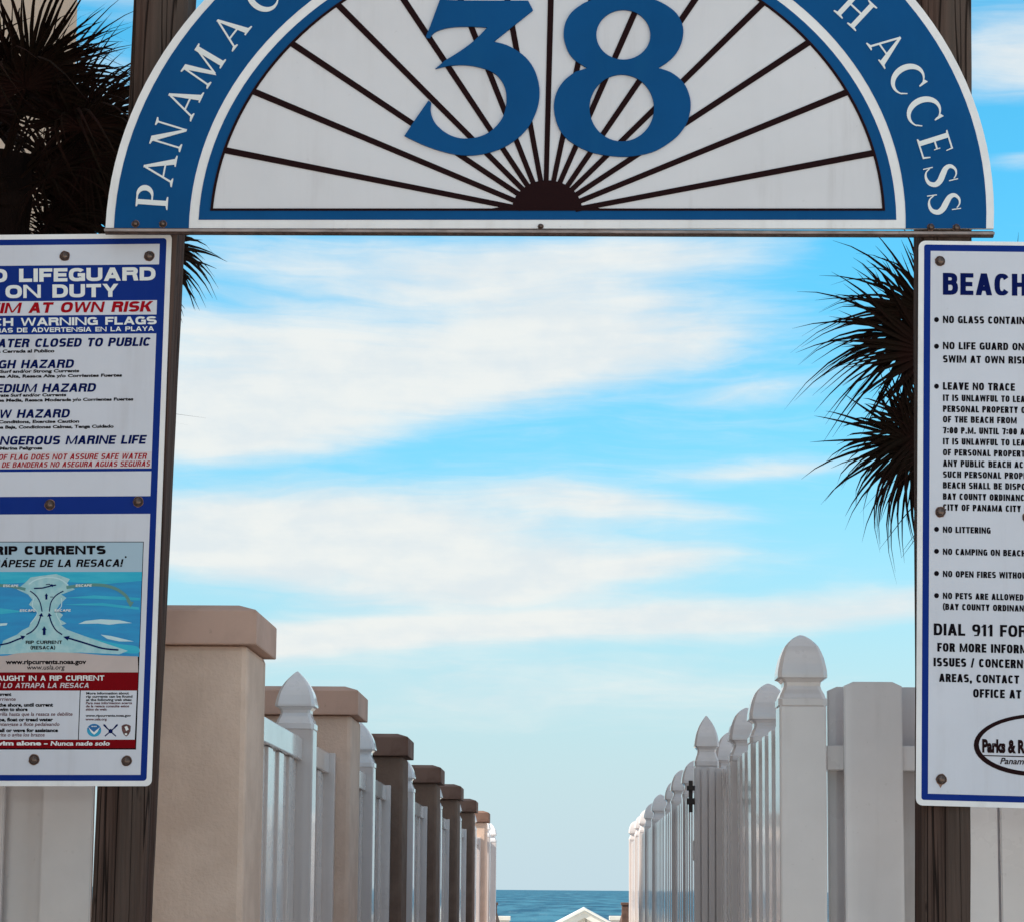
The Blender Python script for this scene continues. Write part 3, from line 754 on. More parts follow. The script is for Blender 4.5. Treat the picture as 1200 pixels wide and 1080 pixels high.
# ------------------------------------------------------------------ arch sign
def arch():
    bd = Board(644, 268, 6.066, YAW)
    root = bd.empty('arch_sign')
    tag(root, 'blue half-round arch sign numbered 38 with fan spokes, spanning both wooden posts', 'sign')
    def half(cx, a, b, shear, base=268.0, y0=268.0, n=72):
        """upper half ellipse centred (cx, base), cut at y0"""
        pts = []
        dy0 = base - y0
        a0 = math.asin(max(0, dy0 / b))
        for i in range(n + 1):
            th = a0 + (PI - 2 * a0) * i / n
            dy = b * math.sin(th)
            pts.append((cx + a * math.cos(th) + shear * dy, base - dy))
        return pts
    O1 = half(644, 520.5, 447, .045)
    O2 = half(644.5, 511.0, 438, .044)
    O3 = half(641.3, 420, 361, .022)
    O4 = half(641.3, 409, 350, .021, y0=258)
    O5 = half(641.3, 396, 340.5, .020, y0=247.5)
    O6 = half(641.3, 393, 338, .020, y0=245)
    bm = bmesh.new(); bd.prism(bm, [O1], -.012, 0); finish('board', bm, M['rim'], root)
    bm = bmesh.new(); bd.prism(bm, [O2 + O3[::-1]], 0, .0012); finish('blue_band', bm, M['blue'], root)
    bm = bmesh.new(); bd.prism(bm, [O4, O5], 0, .0012); finish('blue_band', bm, M['blue'], root)
    bm = bmesh.new(); bd.prism(bm, [O5, O6], 0, .0035); finish('fan_edge_shadow', bm, M['spoke'], root)  # dark line painting the shadow along the panel's cut edge
    bm = bmesh.new(); bd.prism(bm, [O6], 0, .0008, sides=False); finish('fan_panel', bm, M['fan'], root)
    # hub
    hub = [(577, 245)] + [(641 + 41 * math.cos(PI - PI * i / 20), 247 - 35 * math.sin(PI * i / 20)) for i in range(1, 20)] + [(703, 245)]
    bm = bmesh.new(); bd.prism(bm, [hub], 0, .0040); finish('hub', bm, M['spoke'], root)
    inner = O6
    lines = [((604, 244), (263, 176.5)), ((606, 237), (298, 108)), ((612, 231), (345, 53.5)), ((616, 226), (400, 10)), ((620, 221), (473, 0)), ((626, 218), (539.6, 0)),
             ((634, 215), (594.5, 0)), ((640, 214), (645.5, 0)), ((648, 216), (693, 0)), ((655, 217), (751, -1)), ((664, 220), (816, -2)), ((668, 225), (891, 7)),
             ((672, 231), (945, 52)), ((673, 239), (991.5, 109)), ((680, 245), (1023, 180))]
    for (a, b) in lines:
        dx, dy = b[0] - a[0], b[1] - a[1]
        m = math.hypot(dx, dy); ux, uy = dx / m, dy / m
        # run on to the inner ellipse
        t = m
        for _ in range(2000):
            x, y = a[0] + ux * t, a[1] + uy * t
            dyy = 268 - y; cx = 641.3 + .02 * dyy
            if ((x - cx) / 394) ** 2 + (dyy / 338.5) ** 2 >= 1: break
            t += .5
        e = (a[0] + ux * t, a[1] + uy * t)
        a2 = (a[0] - ux * 6, a[1] - uy * 6)
        nx, ny = -uy, ux
        w0, w1 = 2.9, 3.6
        bm = bmesh.new()
        bd.prism(bm, [[(a2[0] + nx * w0, a2[1] + ny * w0), (e[0] + nx * w1, e[1] + ny * w1), (e[0] - nx * w1, e[1] - ny * w1), (a2[0] - nx * w0, a2[1] - ny * w0)]], 0, .0032)
        finish('spoke', bm, M['spoke'], root)
    # numerals 38
    def z3(p): return [(460 + x / 5.4, y / 5.4) for x, y in p]
    def z8(p): return [(630 + x / 5.4, y / 5.4) for x, y in p]
    three = z3([(302, 0), (345, 7), (420, 11), (600, 12), (858, 12), (889, 72), (640, 271)] +
               spline([(640, 271), (720, 292), (800, 336), (860, 390), (905, 465), (929, 560), (926, 650), (900, 735), (858, 812), (790, 882), (700, 940), (600, 975), (500, 990), (400, 984), (300, 960), (200, 925), (130, 893), (76, 866)], 3)[1:] +
               [(150, 755), (228, 643), (245, 657)] + spline([(241, 700), (250, 745), (275, 792), (320, 835), (370, 865), (430, 882), (500, 882), (560, 868), (620, 838), (670, 790), (700, 742), (718, 680), (720, 610), (710, 558), (685, 510), (650, 475), (600, 448), (540, 430), (480, 420), (420, 418), (350, 424), (272, 442)], 3) +
               spline([(330, 392), (430, 330), (520, 262), (600, 181)], 3) + spline([(500, 175), (420, 176), (350, 183), (290, 200), (255, 222), (236, 250)], 3) + [(215, 247), (213, 235), (240, 170)])
    bm = bmesh.new(); bd.prism(bm, [three], 0.001, .0075); finish('numeral_three', bm, M['blue'], root)
    o8 = z8(spline([(315, 438), (245, 395), (200, 345), (173, 280), (164, 220), (176, 150), (215, 85), (280, 35), (330, 12), (400, -10), (480, -23), (560, -26), (650, -17), (740, 5), (820, 45), (880, 95), (914, 160), (921, 215), (909, 280), (875, 345), (820, 400), (762, 436)], 3) +
            spline([(770, 440), (840, 464), (905, 512), (945, 570), (967, 650), (961, 730), (935, 800), (880, 870), (800, 930), (720, 970), (620, 992), (540, 998), (440, 990), (340, 970), (250, 930), (170, 870), (125, 795), (104, 710), (106, 640), (130, 570), (175, 510), (238, 462)], 3))
    h1 = [(630 + (542 + 171 * math.cos(t)) / 5.4, (227 + 158 * math.sin(t)) / 5.4) for t in [2 * PI * i / 44 for i in range(44)]]
    h2 = [(630 + (532 + 204 * math.cos(t)) / 5.4, (690 + 212 * math.sin(t)) / 5.4) for t in [2 * PI * i / 48 for i in range(48)]]
    bm = bmesh.new(); bd.prism(bm, [o8, h1, h2], 0.001, .0075); finish('numeral_eight', bm, M['blue'], root)
    # serif capitals; unit height, y up
    def ell_arc(cx, cy, rx, ry, a0, a1, n=18):
        return [(cx + rx * math.cos(R(a0 + (a1 - a0) * i / n)), cy + ry * math.sin(R(a0 + (a1 - a0) * i / n))) for i in range(n + 1)]
    def serif(x, y, w, up):   # bracketed serif
        d = 1 if up else -1
        return [(x - w / 2, y), (x + w / 2, y), (x + w / 2, y - .035 * d), (x + w * .12, y - .075 * d), (x - w * .12, y - .075 * d), (x - w / 2, y - .035 * d)]
    def bar(x0, y0, x1, y1, w): return ribbon([(x0, y0), (x1, y1)], w)
    G = {}
    G['P'] = (.74, [bar(.20, .02, .20, .98, .155), serif(.20, 0, .40, False), [(.05, 1), (.05, .965), (.13, .93), (.27, .93), (.27, 1)],
                    ribbon([(.25, .975)] + ell_arc(.38, .735, .26, .235, 88, -88) + [(.25, .50)], [.05, .05] + [.05 + .115 * math.sin(PI * i / 18) for i in range(19)][1:] + [.05])])
    G['A'] = (.86, [[(.40, 1.0), (.47, 1.0), (.83, .02), (.655, .02)], ribbon([(.43, .95), (.13, .03)], .055), bar(.24, .33, .64, .33, .05), serif(.12, 0, .25, False), serif(.75, 0, .32, False)])
    G['N'] = (.88, [bar(.15, .02, .15, .98, .055), bar(.76, .02, .76, .98, .055), [(.10, 1.0), (.26, 1.0), (.80, .0), (.72, .0), (.10, .93)], serif(.15, 0, .26, False), serif(.76, 1, .26, True), [(.0, 1), (.0, .965), (.12, .93), (.12, 1)]])
    G['M'] = (1.06, [bar(.14, .02, .17, .98, .055), [(.12, 1.0), (.29, 1.0), (.585, .12), (.52, .0)], ribbon([(.545, .06), (.87, .97)], .055), [(.80, 1.0), (.96, 1.0), (1.0, .02), (.83, .02)],
                      serif(.14, 0, .24, False), serif(.915, 0, .32, False), [(.03, 1), (.03, .965), (.14, .93), (.14, 1)], [(.94, 1), (1.04, 1), (1.04, .965), (.95, .93)]])
    arcC = ell_arc(.47, .5, .40, .485, 48, 312, 30)
    G['C'] = (.86, [ribbon(arcC, [.035 + .145 * math.sin(PI * i / 30) ** 1.5 for i in range(31)]), [(.70, .93), (.80, .99), (.82, .70), (.78, .70)], [(.74, .13), (.82, .27), (.80, .29), (.70, .14)]])
    G['H'] = (.94, [bar(.20, .02, .20, .98, .15), bar(.76, .02, .76, .98, .15), bar(.26, .52, .70, .52, .055)] + [serif(x, y, .36, u) for x in (.20, .76) for y, u in ((0, False), (1, True))])
    G['E'] = (.72, [bar(.20, .02, .20, .98, .15), bar(.10, .975, .64, .975, .05), bar(.10, .025, .68, .025, .05), bar(.26, .52, .50, .52, .05), [(.60, 1), (.64, 1), (.655, .78), (.63, .78)], [(.62, .0), (.68, 0), (.71, .24), (.68, .24)], [(.50, .42), (.525, .42), (.525, .62), (.50, .62)],
                     [(.05, 1), (.05, .965), (.13, .93), (.13, 1)], [(.05, 0), (.05, .035), (.13, .07), (.13, 0)]])
    sp = spline([(.56, .86), (.44, .955), (.28, .955), (.155, .83), (.20, .68), (.37, .55), (.54, .43), (.63, .27), (.55, .095), (.36, .03), (.20, .07), (.10, .20)], 4)
    nS = len(sp) - 1
    G['S'] = (.70, [ribbon(sp, [.035 + .15 * max(0, math.sin(PI * i / nS)) ** 2.2 for i in range(nS + 1)]), [(.58, .98), (.61, .98), (.615, .70), (.585, .70)], [(.07, .0), (.10, .0), (.095, .30), (.065, .30)]])
    G['I'] = (.42, [bar(.21, .02, .21, .98, .15), serif(.21, 0, .36, False), serif(.21, 1, .36, True)])
    G['T'] = (.80, [bar(.40, .02, .40, .98, .15), serif(.40, 0, .36, False), bar(.05, .975, .75, .975, .05), [(.05, 1), (.08, 1), (.06, .76), (.035, .76)], [(.72, 1), (.75, 1), (.765, .76), (.74, .76)]])
    G['Y'] = (.86, [bar(.43, .02, .43, .48, .15), serif(.43, 0, .36, False), [(.03, 1), (.20, 1), (.50, .46), (.36, .46)], ribbon([(.80, .98), (.47, .45)], .055), serif(.10, 1, .28, True), serif(.80, 1, .22, True)])
    G['B'] = (.76, [bar(.20, .02, .20, .98, .15), ribbon([(.25, .975)] + ell_arc(.38, .76, .23, .22, 88, -88) + [(.25, .53)], [.05] * 2 + [.05 + .11 * math.sin(PI * i / 18) for i in range(19)][1:] + [.05]),
                     ribbon([(.25, .50)] + ell_arc(.38, .265, .28, .24, 88, -88) + [(.25, .025)], [.05] * 2 + [.05 + .12 * math.sin(PI * i / 18) for i in range(19)][1:] + [.05]), [(.05, 1), (.05, .965), (.13, .93), (.13, 1)], [(.05, 0), (.05, .035), (.13, .07), (.13, 0)]])
    def letter(ch, cx, cy, ang, h=37.5, wpx=None):
        w, polys = G[ch]
        kx = (wpx / w) if wpx else h
        ca, sa = math.cos(R(ang)), math.sin(R(ang))
        bm = bmesh.new()
        for i, pl in enumerate(polys):
            pts = []
            for (x, y) in pl:
                lx = (x - w / 2) * kx; ly = (y - .5) * h
                pts.append((cx + lx * ca - ly * sa, cy - lx * sa - ly * ca))
            bd.prism(bm, [pts], 0.001, .0030 + .00018 * i)
        finish('letter', bm, M['lettering'], root)
    left = [('P', 178.6, 231.5, 86, 37.5, 28), ('A', 186.6, 199.2, 79, 37, 35), ('N', 197.6, 159, 73, 37.5, 32), ('A', 214.5, 119.3, 65, 37, 35), ('M', 238, 78.3, 57, 37.5, 41), ('A', 269, 36, 52, 37, 35), ('C', 307.5, -4.5, 44, 39, 33)]
    right = [('H', 1002.0, 11.5, -43, 37.5, 36), ('A', 1040, 55, -54, 37, 35), ('C', 1063.5, 93.5, -60, 39, 33), ('C', 1082.5, 131.5, -66, 39, 33), ('E', 1095.5, 170, -72.5, 37.5, 27.5), ('S', 1102.5, 205, -78, 38.5, 26), ('S', 1106.5, 238, -83, 38.5, 26)]
    for L_ in left + right: letter(*L_)
    # the rest of the lettering runs over the crown of the arch, above the picture
    top = 'ITY BEAC'
    for i, ch in enumerate(top):
        th = R(126 - (126 - 47) * (i + .6) / (len(top) + .2))
        if ch == ' ': continue
        dy = 400 * math.sin(th)
        letter(ch, 643 + 466 * math.cos(th) + .035 * dy, 268 - dy, math.degrees(th) - 90, 37.5)
    # bottom rail
    bm = bmesh.new()
    p = [bd.uv(122.5, 268.2), bd.uv(1165, 275.2)]
    q = [bd.uv(1165, 269.5 + 1.4), bd.uv(122.5, 268.2)]
    bd.prism(bm, [[(122.5, 269.0), (1165, 272.8), (1165, 275.6), (122.5, 271.8)]], -.013, .007)
    finish('bottom_rail', bm, M['trim'], root)
    bm = bmesh.new(); bd.prism(bm, [[(123, 272.0), (1164.5, 275.8), (1164.5, 277.8), (123, 274.0)]], -.012, .001); finish('rail_shadow', bm, M['washer'], root)  # dark strip painting the shadow under the bottom rail
    bm = bmesh.new(); bd.prism(bm, [[(124, 267.6), (1164, 271.3), (1164, 272.6), (124, 268.8)]], 0, .0016); finish('joint_line', bm, M['washer'], root)
    for x, y in ((159, 264), (191, 264), (633.5, 267), (1090.5, 268), (1120.5, 268.5)):
        bolt(bd, root, x, y - 1, .0016, .72 if x != 633.5 else .55)
    for x, y in ((182, 60), (205, 20), (1112, 45), (1095, 20)):
        pass
    return root
arch()

# ------------------------------------------------------------------ text signs
def rrect(x0, y0, x1, y1, r, n=5):
    pts = []
    for cx, cy, a in ((x1 - r, y0 + r, -90), (x1 - r, y1 - r, 0), (x0 + r, y1 - r, 90), (x0 + r, y0 + r, 180)):
        for i in range(n + 1):
            t = R(a + 90 * i / n); pts.append((cx + r * math.cos(t), cy + r * math.sin(t)))
    return pts

def left_sign():
    bd = Board(100, 600, 6.094, YAW)
    root = bd.empty('information_sign')
    tag(root, 'white and blue NO LIFEGUARD ON DUTY sign with rip currents poster on the left post', 'sign')
    # the sign leans: x in pixels drifts with y; skew maps "sheet" x to the picture
    def K(x, y): return (x - 0.0372 * (y - 276) + 0.0, y + (0 if y < 0 else -0.010 * (1 - (y - 276) / 640) * (x - 100)))
    def sk(pts): return [K(*p) for p in pts]
    XR = 201.5
    bm = bmesh.new(); bd.prism(bm, [sk(rrect(-262, 274.5, XR, 920.5, 7))], -.0035, 0); finish('board', bm, M['rim'], root)
    bm = bmesh.new(); bd.prism(bm, [sk(rrect(-255, 280.3, XR - 6.0, 914.2, 4))], 0, .0004, sides=False); finish('blue_border', bm, M['navy'], root)
    bm = bmesh.new()
    Q = lambda x0, y0, x1, y1: sk([(x0, y0), (x1, y0), (x1, y1), (x0, y1)])
    def rect(x0, y0, x1, y1, mi, t):
        bd.prism(bm, [Q(x0, y0, x1, y1)], 0, t, mi=mi, sides=False)
    XL = -247; XI = XR - 13.8
    rect(XL, 287.0, XI, 311.0, 0, .0008)
    rect(XL, 352.8, XI - .8, 369.6, 0, .0008)
    rect(XL, 391.8, XI - 0.2, 549.0, 0, .0008)
    rect(XL, 529.5, XI - .5, 548.6, 1, .0011)
    rect(XL, 552.4, XI, 581.3, 0, .0008)
    rect(XL, 602.0, XI + .5, 907.3, 0, .0008)
    finish('printed_panel', bm, [M['panel'], M['blush']], root)
    # lettering
    sl = lambda y: -0.014 * (1 - (y - 290) / 620)
    mats_ = [M['lettering'], M['red'], M['ink_navy'], M['ink'], M['ink_brown'], M['blush']]
    BO = .045
    hold = [root, 'lettering']
    def T(body, vis, x0, x1, yb, cap, mi, shear=0.0, off=BO, t=.0014, stem=None):
        bm = bmesh.new()
        if body.upper() == body:
            capsline(bd, bm, body, vis, x0, x1, yb, cap, sl(yb), (stem or .25) * 1.12, (stem or .25) * .86, shear, t, 0)
        else:
            textline(bd, bm, body, vis, x0, x1, yb, cap, sl(yb), off, shear, t, 0)
        finish(hold[1], bm, mats_[mi], hold[0])
    T('NO LIFEGUARD', 'LIFEGUARD', 22.5, 182.4, 331.0, 15.6, 0, stem=.29)
    T('ON DUTY', 'ON DUTY', 6.5, 138.7, 350.0, 15.4, 0, stem=.29)
    T('SWIM AT OWN RISK', 'AT OWN RISK', 34.5, 178.5, 367.3, 12.4, 1, .22, stem=.28)
    T('BEACH WARNING FLAGS', 'WARNING FLAGS', 24.5, 183.6, 382.3, 9.3, 0, stem=.28)
    T('BANDERAS DE ADVERTENSIA EN LA PLAYA', 'DE ADVERTENSIA EN LA PLAYA', 20, 180.5, 390.0, 5.4, 0, stem=.24)
    T('WATER CLOSED TO PUBLIC', 'CLOSED TO PUBLIC', 41.5, 176.6, 407.3, 10.2, 2, .22)
    T('Agua Cerrada al Publico', 'Cerrada al Publico', 3, 64, 414, 3.9, 3, .1)
    T('HIGH HAZARD', 'HAZARD', 25.5, 86.8, 432.1, 10.0, 2, .22)
    T('High Surf and/or Strong Currents', 'Surf and/or Strong Currents', 0, 93, 437.6, 3.8, 3, .1)
    T('Marea Alta, Resaca Alta y/o Corrientes Fuertes', 'Resaca Alta y/o Corrientes Fuertes', 26.5, 143.2, 443.0, 3.8, 3, .1)
    T('MEDIUM HAZARD', 'HAZARD', 50.3, 112.6, 460.0, 10.0, 2, .22)
    T('Moderate Surf and/or Currents', 'Surf and/or Currents', 12.6, 77.8, 465.4, 3.8, 3, .1)
    T('Marea Media, Resaca Moderada y/o Corrientes Fuertes', 'Resaca Moderada y/o Corrientes Fuertes', 29.5, 156.4, 471.0, 3.8, 3, .1)
    T('LOW HAZARD', 'HAZARD', 20.6, 82.0, 490.2, 10.0, 2, .22)
    T('Calm Conditions, Exercise Caution', 'Exercise Caution', 38.3, 93, 496.2, 3.8, 3, .1)
    T('Marea Baja, Condiciones Calmas, Tenga Cuidado', 'Condiciones Calmas, Tenga Cuidado', 22, 133.4, 502.6, 3.8, 3, .1)
    T('DANGEROUS MARINE LIFE', 'MARINE LIFE', 77.8, 171.3, 521.0, 10.2, 2, .22)
    T('Vida Marina Peligrosa', 'Marina Peligrosa', 0, 50, 527.4, 3.8, 3, .1)
    T('ABSENCE OF FLAG DOES NOT ASSURE SAFE WATER', 'FLAG DOES NOT ASSURE SAFE WATER', 12.6, 172.2, 539.2, 7.0, 1, .25, stem=.19)
    T('AUSENCIA DE BANDERAS NO ASEGURA AGUAS SEGURAS', 'DE BANDERAS NO ASEGURA AGUAS SEGURAS', 2.8, 176.0, 547.9, 6.6, 1, .25, stem=.19)
    for x, y in ((76, 300.5), (175, 300.5), (58.5, 591), (162, 587.5), (40, 889.5), (148.5, 891)):
        bolt(bd, root, x, y, .0012)
    # ---------------- poster
    pe = empty('poster', (0, 0, 0)); pe.parent = root
    pe['label'] = 'rip currents warning poster with a drawing of the sea'
    def pg(name, m, polys, t, sides=False):
        for i, pl in enumerate(polys):
            b2 = bmesh.new(); bd.prism(b2, [pl], 0, t + .00004 * i, sides=sides); finish(name, b2, m, pe)
    xr = lambda y: 168.6 - .0372 * (y - 634)
    pg('poster_frame', M['ink'], [[(-200, 634.2), (xr(634), 634.2), (xr(878), 877.6), (-208, 877.6)]], .0010)
    pg('poster_header', M['poster_header'], [[(-200, 635), (xr(635) - .8, 635), (xr(670) - .8, 669.6), (-200, 669.6)]], .0012)
    pg('poster_sea', M['sea_print'], [[(-200, 669.6), (xr(670) - .8, 669.6), (xr(769) - .8, 769), (-200, 769)]], .0012)
    pg('poster_sea_bands', M['sea_print_light'], [[(-200, 669.6), (xr(670) - .8, 669.6), (xr(678) - .8, 680), (120, 684), (60, 680), (0, 684), (-60, 682)],
        [(0, 712)] + [(-60, 715), (-200, 714), (-200, 722), (0, 719), (30, 716)], spline([(86, 742), (100, 745), (120, 750), (140, 754), (161, 757), (161, 765), (130, 762), (100, 755), (88, 750)], 3),
        [(75, 700), (110, 697), (164, 700), (164, 703), (110, 701)], [(70, 708), (120, 706), (163, 711), (163, 714), (120, 709)]], .0014)
    pg('poster_sand', M['sand_print'], [spline([(-200, 760), (-40, 764), (2, 768), (20, 765), (50, 763.5), (90, 764.5), (120, 767), (161.5, 768.6)], 3) + [(xr(787) - .8, 787.2), (-205, 787.2)]], .0016)
    # hourglass foam
    rnd = random.Random(3)
    Lf = [(36, 676), (30, 682), (20, 690), (33, 696), (38, 702), (34, 708), (40, 712), (44, 718), (40, 724), (36, 729), (34, 734), (26, 738), (20, 743), (4, 750), (0, 760), (0, 766)]
    Rf = [(95, 764), (140, 766), (150, 762), (120, 752), (100, 745), (78, 737), (72, 732), (78, 730), (70, 725), (74, 720), (66, 714), (70, 708), (78, 700), (72, 696), (88, 690), (78, 684), (82, 678), (66, 672), (50, 674)]
    jag = []
    for (x, y) in Lf + Rf: jag += [(x + rnd.uniform(-1.5, 1.5), y), (x + rnd.uniform(-4, 4), y + rnd.uniform(.5, 1.5))]
    pg('poster_foam', M['foam'], [Lf + Rf], .00155)
    pg('poster_crest', M['foam_white'], [[(92, 730.5), (100, 727), (118, 725), (140, 726), (155, 729.5), (140, 730), (128, 731.5), (115, 730)], [(118, 743), (130, 744.5), (157, 751), (140, 751), (126, 748)], [(0, 730), (9, 729.5), (8, 732), (0, 733)], ribbon(spline([(34, 684), (42, 679), (55, 676), (70, 678), (80, 685)], 4), 1.4), ribbon(spline([(40, 700), (38, 710), (44, 718), (36, 730)], 4), 1.0), ribbon(spline([(72, 700), (72, 710), (66, 718), (72, 730)], 4), 1.0)], .0018)
    pg('poster_route', M['green_print'], [ribbon(spline([(78, 688), (95, 685.5), (118, 685), (135, 689), (147, 697), (152, 705)], 4), 3.6), [(148, 703), (157, 705), (153, 711)], ribbon(spline([(-30, 690), (-10, 686), (10, 686), (30, 690)], 4), 3.4)], .0018)
    def arrow(x0, y0, x1, y1, w, hd):
        dx, dy = x1 - x0, y1 - y0; m = math.hypot(dx, dy); ux, uy = dx / m, dy / m; nx, ny = -uy, ux
        bx, by = x1 - ux * hd, y1 - uy * hd
        return [(x0 + nx * w / 2, y0 + ny * w / 2), (bx + nx * w / 2, by + ny * w / 2), (bx + nx * hd * .6, by + ny * hd * .6), (x1, y1), (bx - nx * hd * .6, by - ny * hd * .6), (bx - nx * w / 2, by - ny * w / 2), (x0 - nx * w / 2, y0 - ny * w / 2)]
    arr = [ribbon(spline([(35.5, 692), (42, 697), (47, 705), (49.5, 716)], 5), 1.3), ribbon(spline([(74.5, 692), (66, 697), (60, 705), (58, 716)], 5), 1.3),
           ribbon(spline([(31, 743), (38, 739), (44, 732), (48, 721)], 5), 1.5), ribbon(spline([(73, 743), (66, 738), (61, 730), (58, 721)], 5), 1.5),
           [(45.5, 721), (51, 722), (49, 717.5)], [(55.5, 722), (61, 721), (57.5, 717.5)],
           arrow(54.5, 702, 54.5, 694.5, 2.4, 3.4), arrow(52, 743.5, 52, 733, 3.2, 4.6),
           ribbon(spline([(0, 755), (10, 753), (20, 749), (27, 746.5)], 4), 1.7), [(24, 744), (30, 744.8), (26.5, 749)],
           ribbon(spline([(140, 761), (120, 759.5), (100, 753), (80, 747)], 4), [1.2] + [2.0] * 30)[:] if False else ribbon(spline([(139, 761), (120, 759), (100, 753), (80, 747)], 4), 1.9), [(82, 744.5), (74.5, 745.5), (79.5, 750)],
           ribbon([(40, 689), (50, 688.5), (60, 686), (66, 685)], 1.5), ribbon([(54, 684.5), (58, 684), (62, 687)], 1.0), circle(61, 685.2, 1.3, n=8), ribbon([(35, 716.5), (42, 716.5)], .6), ribbon([(64, 716.5), (76, 716.5)], .6), ribbon([(59, 699), (62.5, 699)], .7)]
    pg('poster_arrows', M['ink_navy'], arr, .0019)
    pg('poster_red_band', M['crimson'], [[(-204, 787.3), (xr(787) - .8, 787.3), (xr(808) - .8, 808.5), (-204, 808.5)], [(-206, 866), (xr(866) - 1, 866), (xr(876) - 1, 876), (-206, 876)]], .0013)
    pg('poster_columns', M['panel'], [[(-205, 808.5), (93.6, 808.5), (91.4, 866), (-206, 866)], [(94.7, 808.5), (xr(808) - 1.6, 808.5), (xr(866) - 2, 866), (92.4, 866)]], .0012)
    hold[0] = pe; hold[1] = 'poster_lettering'
    T('RIP CURRENTS', 'CURRENTS', 29, 124, 649.5, 10.2, 3, 0, .05, .0016, .31)
    T('ESCÁPESE DE LA RESACA!', 'DE LA RESACA!', 47.5, 144, 664.0, 8.8, 3, .22, .035, .0016, .23)
    for (a, b, y) in ((4, 21.6, 687.3), (89, 107.6, 687), (23.5, 41.8, 716.2), (64.2, 83, 716.2)):
        T('ESCAPE', 'ESCAPE', a, b, y, 2.8, 0, .1, .03, .0022)
    T('RIP CURRENT', 'RIP CURRENT', 30.3, 73, 754, 3.9, 3, 0, .035, .0022)
    T('(RESACA)', '(RESACA)', 35.8, 65, 760.3, 4.0, 3, 0, .035, .0022)
    T('www.ripcurrents.noaa.gov', 'www.ripcurrents.noaa.gov', 6.8, 101.3, 777.8, 5.6, 3, 0, .04, .0020)
    T('www.usla.org', 'www.usla.org', 31.7, 76, 784.0, 5.4, 3, .15, .01, .0020)
    T('IF CAUGHT IN A RIP CURRENT', 'IN A RIP CURRENT', 34, 122.4, 797.0, 6.0, 0, 0, .04, .0017, .22)
    T('SI LO ATRAPA LA RESACA', 'LO ATRAPA LA RESACA', 4.3, 104.6, 805.5, 5.8, 5, .2, .03, .0017, .19)
    T("Don't fight the current", 'current', -4.5, 13.5, 815, 4.2, 3, 0, .05, .0016)
    T('No luche contra la corriente', 'corriente', -6.5, 18.7, 820.6, 4.2, 4, .15, .02, .0016)
    T('Swim along the shore, until current', 'shore, until current', 9.2, 62.3, 827.5, 4.4, 3, 0, .05, .0016)
    T('weakens, then swim to shore', 'to shore', 11.4, 32.6, 832.7, 4.4, 3, 0, .05, .0016)
    T('Nade paralelo a la orilla hasta que la resaca se debilite', 'hasta que la resaca se debilite', 11, 85.3, 838.2, 4.2, 4, .15, .02, .0016)
    T('If unable to escape, float or tread water', 'float or tread water', 8.3, 62.3, 844.7, 4.4, 3, 0, .05, .0016)
    T('Mantengase a flote pedaleando', 'a flote pedaleando', 23.5, 70, 850.0, 4.2, 4, .15, .02, .0016)
    T('Call or wave for assistance', 'or wave for assistance', 7.3, 68.2, 857.3, 4.4, 3, 0, .05, .0016)
    T('Grite o agite los brazos', 'agite los brazos', 14.3, 52.6, 862.4, 4.2, 4, .15, .02, .0016)
    for s_, x1, y, mi in (('More information about', 151.3, 813.2, 3), ('rip currents can be found', 155.3, 817.0, 3), ('at the following web sites:', 154.6, 820.8, 3), ('Para mas informacion acerca', 155, 824.6, 4), ('de la resaca consulte estos', 151.5, 828.3, 4), ('sitios de web:', 125.6, 832.0, 4), ('www.ripcurrents.noaa.gov', 153.6, 839.3, 3), ('www.usla.org', 125.3, 843.6, 4)):
        T(s_, s_, 101.2 - .03 * (y - 813), x1, y, 3.0, mi, 0 if mi == 3 else .12, .035, .0016)
    T('Never swim alone -', 'alone -', 19.6, 56, 872.8, 5.2, 0, 0, .045, .0017)
    T('Nunca nade solo', 'Nunca nade solo', 59.8, 129, 873.0, 5.2, 0, .18, .03, .0017)
    pg('mark', M['ink'], [circle(147.4, 652.2, 1.2, n=8)], .0014)
    # emblems
    pg('round_emblem', M['logo_cyan'], [circle(110.4, 855, 8.4, 7.6, 28)], .0016)
    pg('emblem_sky', M['logo_blue'], [[(102.6, 853.5)] + [(110.4 + 8.0 * math.cos(R(a)), 855 + 7.2 * math.sin(R(a))) for a in range(195, 350, 12)] + [(118.2, 853.5), (110.8, 858)]], .0019)
    pg('emblem_bird', M['lettering'], [[(103.4, 851), (107, 854.5), (110.3, 857.3), (113.5, 854.5), (117.6, 851.3), (114, 857.5), (110.4, 860.3), (107, 857.3)], circle(110.4, 850.5, .8, n=6), circle(112.6, 850.5, .8, n=6), circle(108.2, 850.5, .8, n=6)], .0022)
    pg('crossed_oars', M['ink_navy'], [ribbon([(121.5, 849), (136, 862)], 1.3), ribbon([(138, 849), (123, 862)], 1.3), [(121, 847.5), (123.6, 848.5), (126.5, 852.6), (124.5, 853)], [(138.6, 847.5), (136, 848.5), (133, 852.6), (135, 853)], circle(129.7, 856, 2.6, n=10)], .0016)
    pg('shield_emblem', M['badge'], [[(142.5, 850), (145, 848.4), (148, 847.8), (151, 848.6), (153.4, 850), (153, 856), (150.6, 860.5), (148, 862.4), (145, 860), (143, 855.5)]], .0016)
    pg('shield_detail', M['lettering'], [circle(147.8, 859.5, 1.6, 1.2, 8), [(146, 851), (149, 850), (151, 854), (148, 856)]], .0019)
left_sign()

